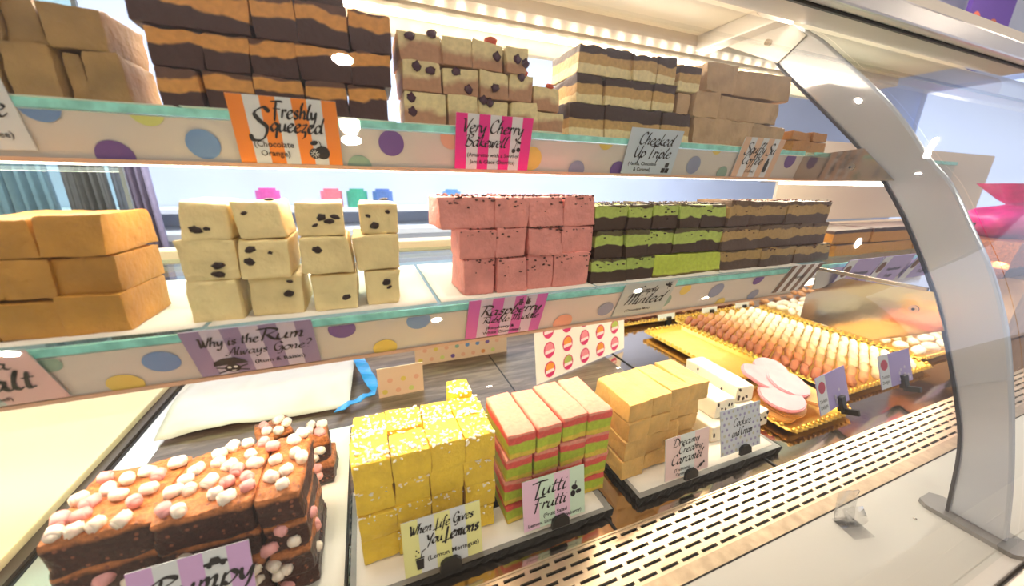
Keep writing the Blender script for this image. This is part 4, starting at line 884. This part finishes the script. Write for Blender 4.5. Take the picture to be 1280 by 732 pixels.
# ------------------------------------------------------------------ gold trays and biscuits
def gold_tray(label, x0, x1, y0, y1, z, rimh=.012, deep=.0):
    e = empty('gold_tray', W((x0, y0, z)), label, 'tray', 'gold serving trays'); w_, d_ = x1 - x0, y1 - y0
    bm = bmesh.new(); n = 180; rings = []
    def ringpt(t, off):
        P_ = 2 * (w_ + d_); s_ = t * P_; wave = .0022 * math.cos(t * n / 3.0 * 2 * PI / 2) if off > .004 else 0
        if s_ < w_: p, nn = Vector((s_, 0, 0)), Vector((0, -1, 0))
        elif s_ < w_ + d_: p, nn = Vector((w_, s_ - w_, 0)), Vector((1, 0, 0))
        elif s_ < 2 * w_ + d_: p, nn = Vector((2 * w_ + d_ - s_, d_, 0)), Vector((0, 1, 0))
        else: p, nn = Vector((0, P_ - s_, 0)), Vector((-1, 0, 0))
        return p, nn
    n = 4 * round((w_ + d_) / .008)
    for (off, h) in ((-.02, .001), (-.006, .0015), (0, rimh * .6), (.006, rimh), (.012, rimh * .75)):
        row = []
        for i in range(n):
            p, nn = ringpt(i / n, off); k = 1 + (.15 * math.cos(i * PI / 2) if off > .004 else 0)
            cen = Vector((w_ / 2, d_ / 2, 0)); q = p.copy(); q.x += (1 if q.x > w_ / 2 else -1) * 0; q = p + nn * off * k
            if off < 0: q = Vector((min(max(p.x, -off), w_ + off), min(max(p.y, -off), d_ + off), 0))
            q.z = h + (.0006 * math.cos(i * PI / 2) if off > .004 else 0); row.append(bm.verts.new(q))
        rings.append(row)
    for a, b in zip(rings, rings[1:]):
        for i in range(n): bm.faces.new((a[i], a[(i + 1) % n], b[(i + 1) % n], b[i]))
    bm.faces.new(rings[0])
    o = link('tray_body', me_from(bm), M['gold'], e, smooth=True); s_ = o.modifiers.new('s', 'SOLIDIFY'); s_.thickness = .0006
    bm = bmesh.new(); m_ = n // 4
    for i in range(m_):
        p, nn = ringpt(i / m_, 0); q = p + nn * .005; r__ = bmesh.ops.create_icosphere(bm, subdivisions=2, radius=.0048); bmesh.ops.translate(bm, verts=r__['verts'], vec=(q.x, q.y, rimh))
    link('beaded_rim', me_from(bm), M['gold'], e, smooth=True)
    return e
gold_tray('nearly empty gold tray with beaded rim behind the cookie fudge', .845, .995, .555, .88, DK + .002, .016)
gold_tray('long gold tray beneath the brown to cream finger biscuits', 1.03, 1.44, .42, .93, DK + .002, .012)
gold_tray('gold tray beneath the pale biscuits near the arch', 1.48, 1.98, .45, .93, DK + .002, .012)
gold_tray('gold tray beneath the nut clusters at the deck back', .80, 1.42, .965, 1.08, DK + .002, .012)
gold_tray('small gold tray beneath the pink round sweets', .77, .97, .372, .50, DK + .002, .012)
box('crumb_sheet', 0, .14, 0, .31, 0, .0006, mat('gold_paper', '#e8b850', .35, .5, bump=.6, bscale=40), tag(empty('tray_liner', W((.85, .56, DK + .004)), 'x', 'liner'), 'crinkled gold liner lying in the nearly empty tray', 'liner'))
bis_cols = ['#9c4f22', '#b0642f', '#c58248', '#dcae7c', '#e8c89c', '#f1deb8', '#f6e9cc', '#f6ead2', '#f3dcc0', '#f8edd4', '#f5e2c4', '#f6ead0']
BM_ = []
for k in range(3): BM_.append(blob_mesh(.0235, .0100, .0085, k + 1, .2, 3, box=.25))
def bis_mesh(k, ci):
    key = ('b', k, ci)
    if key not in LUMPS:
        me = BM_[k].copy(); me.materials.append(mat('biscuit_%d' % ci, bis_cols[ci], .6, var=.22, vscale=55, bump=.5, bscale=90)); LUMPS[key] = me
    return LUMPS[key]
cn = ['deep brown', 'brown', 'light brown', 'tan', 'golden', 'pale golden', 'cream']
xr = 1.045
for r_ in range(7):
    for k in range(19):
        rr = random.Random(r_ * 100 + k); y_ = .435 + k * .0255
        o = bpy.data.objects.new('finger_biscuit', bis_mesh(k % 3, min(r_, 6))); COL.objects.link(o)
        o.location = W((xr + r_ * .054 + rr.uniform(-.003, .003), y_, DK + .024)); o.rotation_euler = (.3 + rr.uniform(-.1, .1), rr.uniform(-.3, -.15), rr.uniform(-.15, .15) + .55)
        tag(o, f'{cn[r_]} finger biscuit in its overlapping row, {["","second ","third ","fourth ","fifth ","sixth ","seventh ","eighth "][k] if k < 8 else ""}from the steel grille' if k < 8 else f'{cn[r_]} finger biscuit towards the back of its overlapping row', 'biscuit', f'{cn[r_]} finger biscuits' if k >= 8 else 'finger biscuits near the grille')
for r_ in range(7):
    for k in range(12):
        rr = random.Random(7000 + r_ * 100 + k)
        o = bpy.data.objects.new('round_biscuit', bis_mesh(k % 3, 7 + (r_ + k // 3) % 5)); COL.objects.link(o)
        o.location = W((1.51 + r_ * .07 + rr.uniform(-.006, .006), .47 + k * .04, DK + .024)); o.rotation_euler = (.5 + rr.uniform(-.2, .2), rr.uniform(-.15, .15), rr.uniform(-.5, .5)); o.scale = (1.1, 1.4, 1)
        tag(o, 'pale cream biscuit dusted with sugar in the tray nearest the arch', 'biscuit', 'pale biscuits nearest the arch')
mat('pink_disc', '#e6959c', .5, var=.08, bump=.2); mat('wafer', '#d99a4c', .5, var=.2, bump=.3); mat('wafer_red', '#e05a3c', .5)
pd = []
for k, (x_, y_, z_, r_, ax, mm, lab) in enumerate([(.83, .43, .028, .045, .30, 'wafer', 'curled orange wafer slice at the tray front edge'), (.805, .43, .017, .042, .2, 'wafer', 'orange wafer slice lowest in the pink sweet tray'), (.90, .43, .036, .044, .25, 'wafer', 'orange wafer slice under the lilac card'),
                                                  (.82, .43, .040, .046, .22, 'pink_disc', 'large pink round slab lowest of the pink sweets'), (.87, .45, .050, .044, .25, 'pink_disc', 'pink round slab behind the lilac card'), (.83, .49, .056, .042, .3, 'pink_disc', 'pink round slab highest at the back of its tray'), (.90, .51, .050, .04, .3, 'pink_disc', 'pink round slab next to the finger biscuits')]):
    bm = bmesh.new(); bmesh.ops.create_cone(bm, cap_ends=True, segments=36, radius1=r_, radius2=r_ * .97, depth=.008)
    bmesh.ops.bevel(bm, geom=[e_ for e_ in bm.edges if e_.calc_face_angle(0) > 1], offset=.002, segments=2, affect='EDGES')
    for v in bm.verts: v.co.z += .003 * noise.noise(v.co * 40 + Vector((k, 0, 0))); v.co.x *= 1 + .08 * noise.noise(Vector((v.co.y * 30, k, 0)))
    o = link('pink_sweet' if mm == 'pink_disc' else 'wafer_slice', me_from(bm), M[mm], loc=W((x_, y_, DK + z_ + (.004 if k > 2 else 0))), rot=(ax, .12 * (k % 3 - 1), 0), smooth=True); o.data.set_sharp_from_angle(angle=.9); tag(o, lab, 'sweet', 'pink sweets and wafers')
mat('nut', '#e0b070', .5, bump=.3); mat('cluster', '#6a3424', .45, bump=.6, bscale=80)
for k in range(22):
    rr = random.Random(900 + k); o = link('nut_cluster', blob_mesh(.022, .018, .015, k, .6, 2), M['cluster'], loc=W((.83 + (k % 11) * .054, .99 + (k // 11) * .045, DK + .02)))
    for j in range(5): lump('nut', M['nut'], o, (rr.uniform(-.015, .015), rr.uniform(-.018, .005), rr.uniform(.004, .014)), (.007, .007, .006), seed_=j)
    tag(o, 'dark chocolate nut cluster in the gold tray at the deck back', 'sweet', 'nut clusters at the deck back')
for k in range(14):
    rr = random.Random(950 + k); o = link('chocolate_finger', blob_mesh(.045, .013, .011, k, .15, 2), mat('finger_tan', '#c98a4a', .5, var=.3, vscale=50, bump=.4) , loc=W((1.47 + (k % 7) * .085, .975 + (k // 7) * .045, DK + .022)), rot=(.2, 0, 1.0 + rr.uniform(-.2, .2)))
    tag(o, 'long golden brown pastry finger piled at the deck back beyond the nut clusters', 'pastry', 'pastry fingers at the deck back')
for k, (px_, py_) in enumerate([(834, 394), (888, 385), (929, 379)]):
    p = at(px_, py_, Y=.955); e = empty('blank_card', W((p.x, .955, p.z - .018)), ['blank white card before the nut clusters, nearest the sticker sheet', 'blank white card before the nut clusters, middle of three', 'blank white card before the nut clusters, nearest the pastry fingers'][k], 'card', rot=(-.2, 0, 0))
    box('card_face', -.04, .04, 0, .001, 0, .042, M['pale_card'], e); box('card_holder', .0, .02, -.006, .006, -.014, .012, M['black'], e, .002)
# clear plastic ticket holder on the ledge
p = at(1055, 650, Z=DK + .003)
e = empty('ticket_holder', W((p.x, p.y, DK + .003)), 'small clear plastic ticket holder standing on the white ledge', 'holder', rot=(0, 0, -.25))
sheet_profile('back_plate', [(0, 0), (.004, .02), (.006, .050)], -.017, .017, M['clear_plastic'], e, .002)
sheet_profile('front_lip', [(-.004, .030), (-.016, .016), (-.012, .002), (0, 0)], -.017, .017, M['clear_plastic'], e, .002)
box('foot_tab', -.017, .017, -.03, .004, 0, .002, M['clear_plastic'], e, .0005)
box('ledge_bolt', 0, .004, 0, .004, 0, .0015, M['steel'], counter, .001).location = W(tuple(at(1145, 650, Z=DK + .002)))
# ------------------------------------------------------------------ things beyond the arch, seen outside the glass
def bag_mesh():
    bm = bmesh.new(); R = []
    for j, (z_, r_) in enumerate([(0, .05), (.03, .085), (.06, .10), (.09, .07), (.10, .03), (.105, .018), (.12, .035), (.17, .075)]):
        R.append([bm.verts.new(((r_ * (1 + .12 * math.sin(i * 5 + j))) * math.cos(i * PI / 14), (r_ * (1 + .12 * math.sin(i * 5 + j))) * math.sin(i * PI / 14), z_)) for i in range(28)])
    for a, b in zip(R, R[1:]):
        for i in range(28): bm.faces.new((a[i], a[(i + 1) % 28], b[(i + 1) % 28], b[i]))
    bm.faces.new(R[0]); return me_from(bm)
o = link('pink_sweet_bag', bag_mesh(), mat('magenta', '#e02a8c', .3, var=.2, bump=.4, bscale=20), loc=W((1.98, .52, -.150)), smooth=True)
o.scale = (1.5, 1.2, 1.0); tag(o, 'magenta wrapped gift bag standing beyond the arch', 'bag')
block('fudge_slab', 1.80, 2.30, .44, .15, -.262, -.151, 'browniem', 'dark brown fudge slab beneath the magenta bag', 'fudge slabs beyond the arch', jit=.01)
block('fudge_slab', 1.93, 2.55, .43, .17, DK + .001, -.264, 'coffee', 'tall pale tan fudge slab at the very bottom beneath the magenta bag', 'fudge slabs beyond the arch', jit=.01)
# shop behind
def far(name, label, cat, x, z0, h_, r_, col, y=3.15, group=None):
    bm = cyl_bm(r_, h_, 20); cyl_bm(r_ * .7, h_ * .15, 20, bm, (0, 0, h_)); o = link(name, me_from(bm), mat('c_' + col[1:], col, .5, var=.1), loc=W((x, y, z0)), smooth=False); tag(o, label, cat, group)
e = empty('wall_counter', (0, 0, 0), 'long pale counter against the back wall of the shop', 'counter')
box('counter_body', -4.5, 6.5, 2.9, 3.38, 0.0, OZ - .38, mat('far_counter', '#c9d0de', .5, var=.03), e); box('counter_top', -4.5, 6.5, 2.86, 3.38, OZ - .38, OZ - .34, mat('far_top', '#dfe3ea', .4), e)
for k, (px_, py_, col, nm) in enumerate([(335, 243, '#d85aa8', 'pink'), (414, 240, '#e07a8a', 'coral'), (446, 240, '#4aa88c', 'green'), (478, 240, '#5a7ab8', 'blue'), (565, 255, '#6a9ad0', 'sky blue')]):
    p = at(px_, py_, Y=3.15); far('storage_jar', f'blurred {nm} jar on the high shelf behind the shop counter', 'jar', p.x, at(400, 246, Y=3.15).z - .0749, .12, .075, col, group='jars on the back shelf')
e = empty('wall_shelf', W((0, 3.15, at(400, 246, Y=3.15).z - .075)), 'thin pale wall shelf holding coloured jars far behind the counter', 'shelf')
box('shelf_board', -2.2, 1.6, -.1, .24, -.03, 0, M['far_top'] if 'far_top' in M else M['white_metal'], e, .003)
for k, (px_, wd, col, nm) in enumerate([(30, .12, '#8fa3b8', 'grey blue'), (112, .085, '#7d6a70', 'mauve brown'), (170, .08, '#8a7f96', 'lilac grey')]):
    p = at(px_, 240, Y=2.7)
    bm = bmesh.new(); R0 = []; 
    for i in range(25):
        x_ = -wd + 2 * wd * i / 24; R0.append((x_, .04 * math.sin(i * 1.3)))
    A = [bm.verts.new((q[0], q[1], 0)) for q in R0]; B = [bm.verts.new((q[0] * .8, q[1], 1.35)) for q in R0]
    for i in range(24): bm.faces.new((A[i], A[i + 1], B[i + 1], B[i]))
    o = link('hanging_curtain', me_from(bm), mat('cloth_%d' % k, col, .8, var=.1), loc=(p.x, 2.7, .45), smooth=True); s_ = o.modifiers.new('s', 'SOLIDIFY'); s_.thickness = .02
    tag(o, f'blurred {nm} cloth hanging behind the golden toffee', 'cloth')
# poster on the far wall, upper right
e = empty('wall_poster', (0, 0, 0), 'purple banner with round orange and red fruit above the counter rail', 'poster')
pa_, pb_, pc_ = at(1217, 0, Y=1.3), at(1272, 0, Y=1.3), at(1212, 52, Y=1.3)
e.location = W((pa_.x, 1.3, pc_.z)); pw = pb_.x - pa_.x
box('banner', 0, pw, 0, .02, 0, 1.42 - pc_.z - .002, mat('banner_purple', '#5c3c98', .5, var=.15, vscale=1.5), e)
for k, (x_, z_, r_, c_) in enumerate([(.06, .085, .055, '#d86a4a'), (.17, .06, .045, '#b0607a'), (.27, .075, .06, '#b8603a')]):
    bm = bmesh.new(); disc(bm, x_, z_, r_, n=24); link('fruit_print', stand_up(bm, -.01), mat('fr_%d' % k, c_, .5, var=.2, vscale=6), e)

qa, qb = at(1095, 0, Y=1.5), at(1205, 40, Y=1.5)
e = empty('hanging_sign_board', W((qa.x, 1.5, qb.z + .0)), 'plain white panel hanging above the counter rail beside the purple banner', 'board')
box('panel', 0, qb.x - qa.x, 0, .03, 0, 1.419 - qb.z, mat('panel_white', '#e8ecf2', .5), e)
box('added_glow_panel_1', 7.9, 7.98, -3, 3.3, .9, OZ + 1.35, emis('fill_glow', '#d4e0fa', .95), kind='structure')  # added glowing panel, out of view, brightens the right side and glass reflections
SC.view_settings.exposure = .12
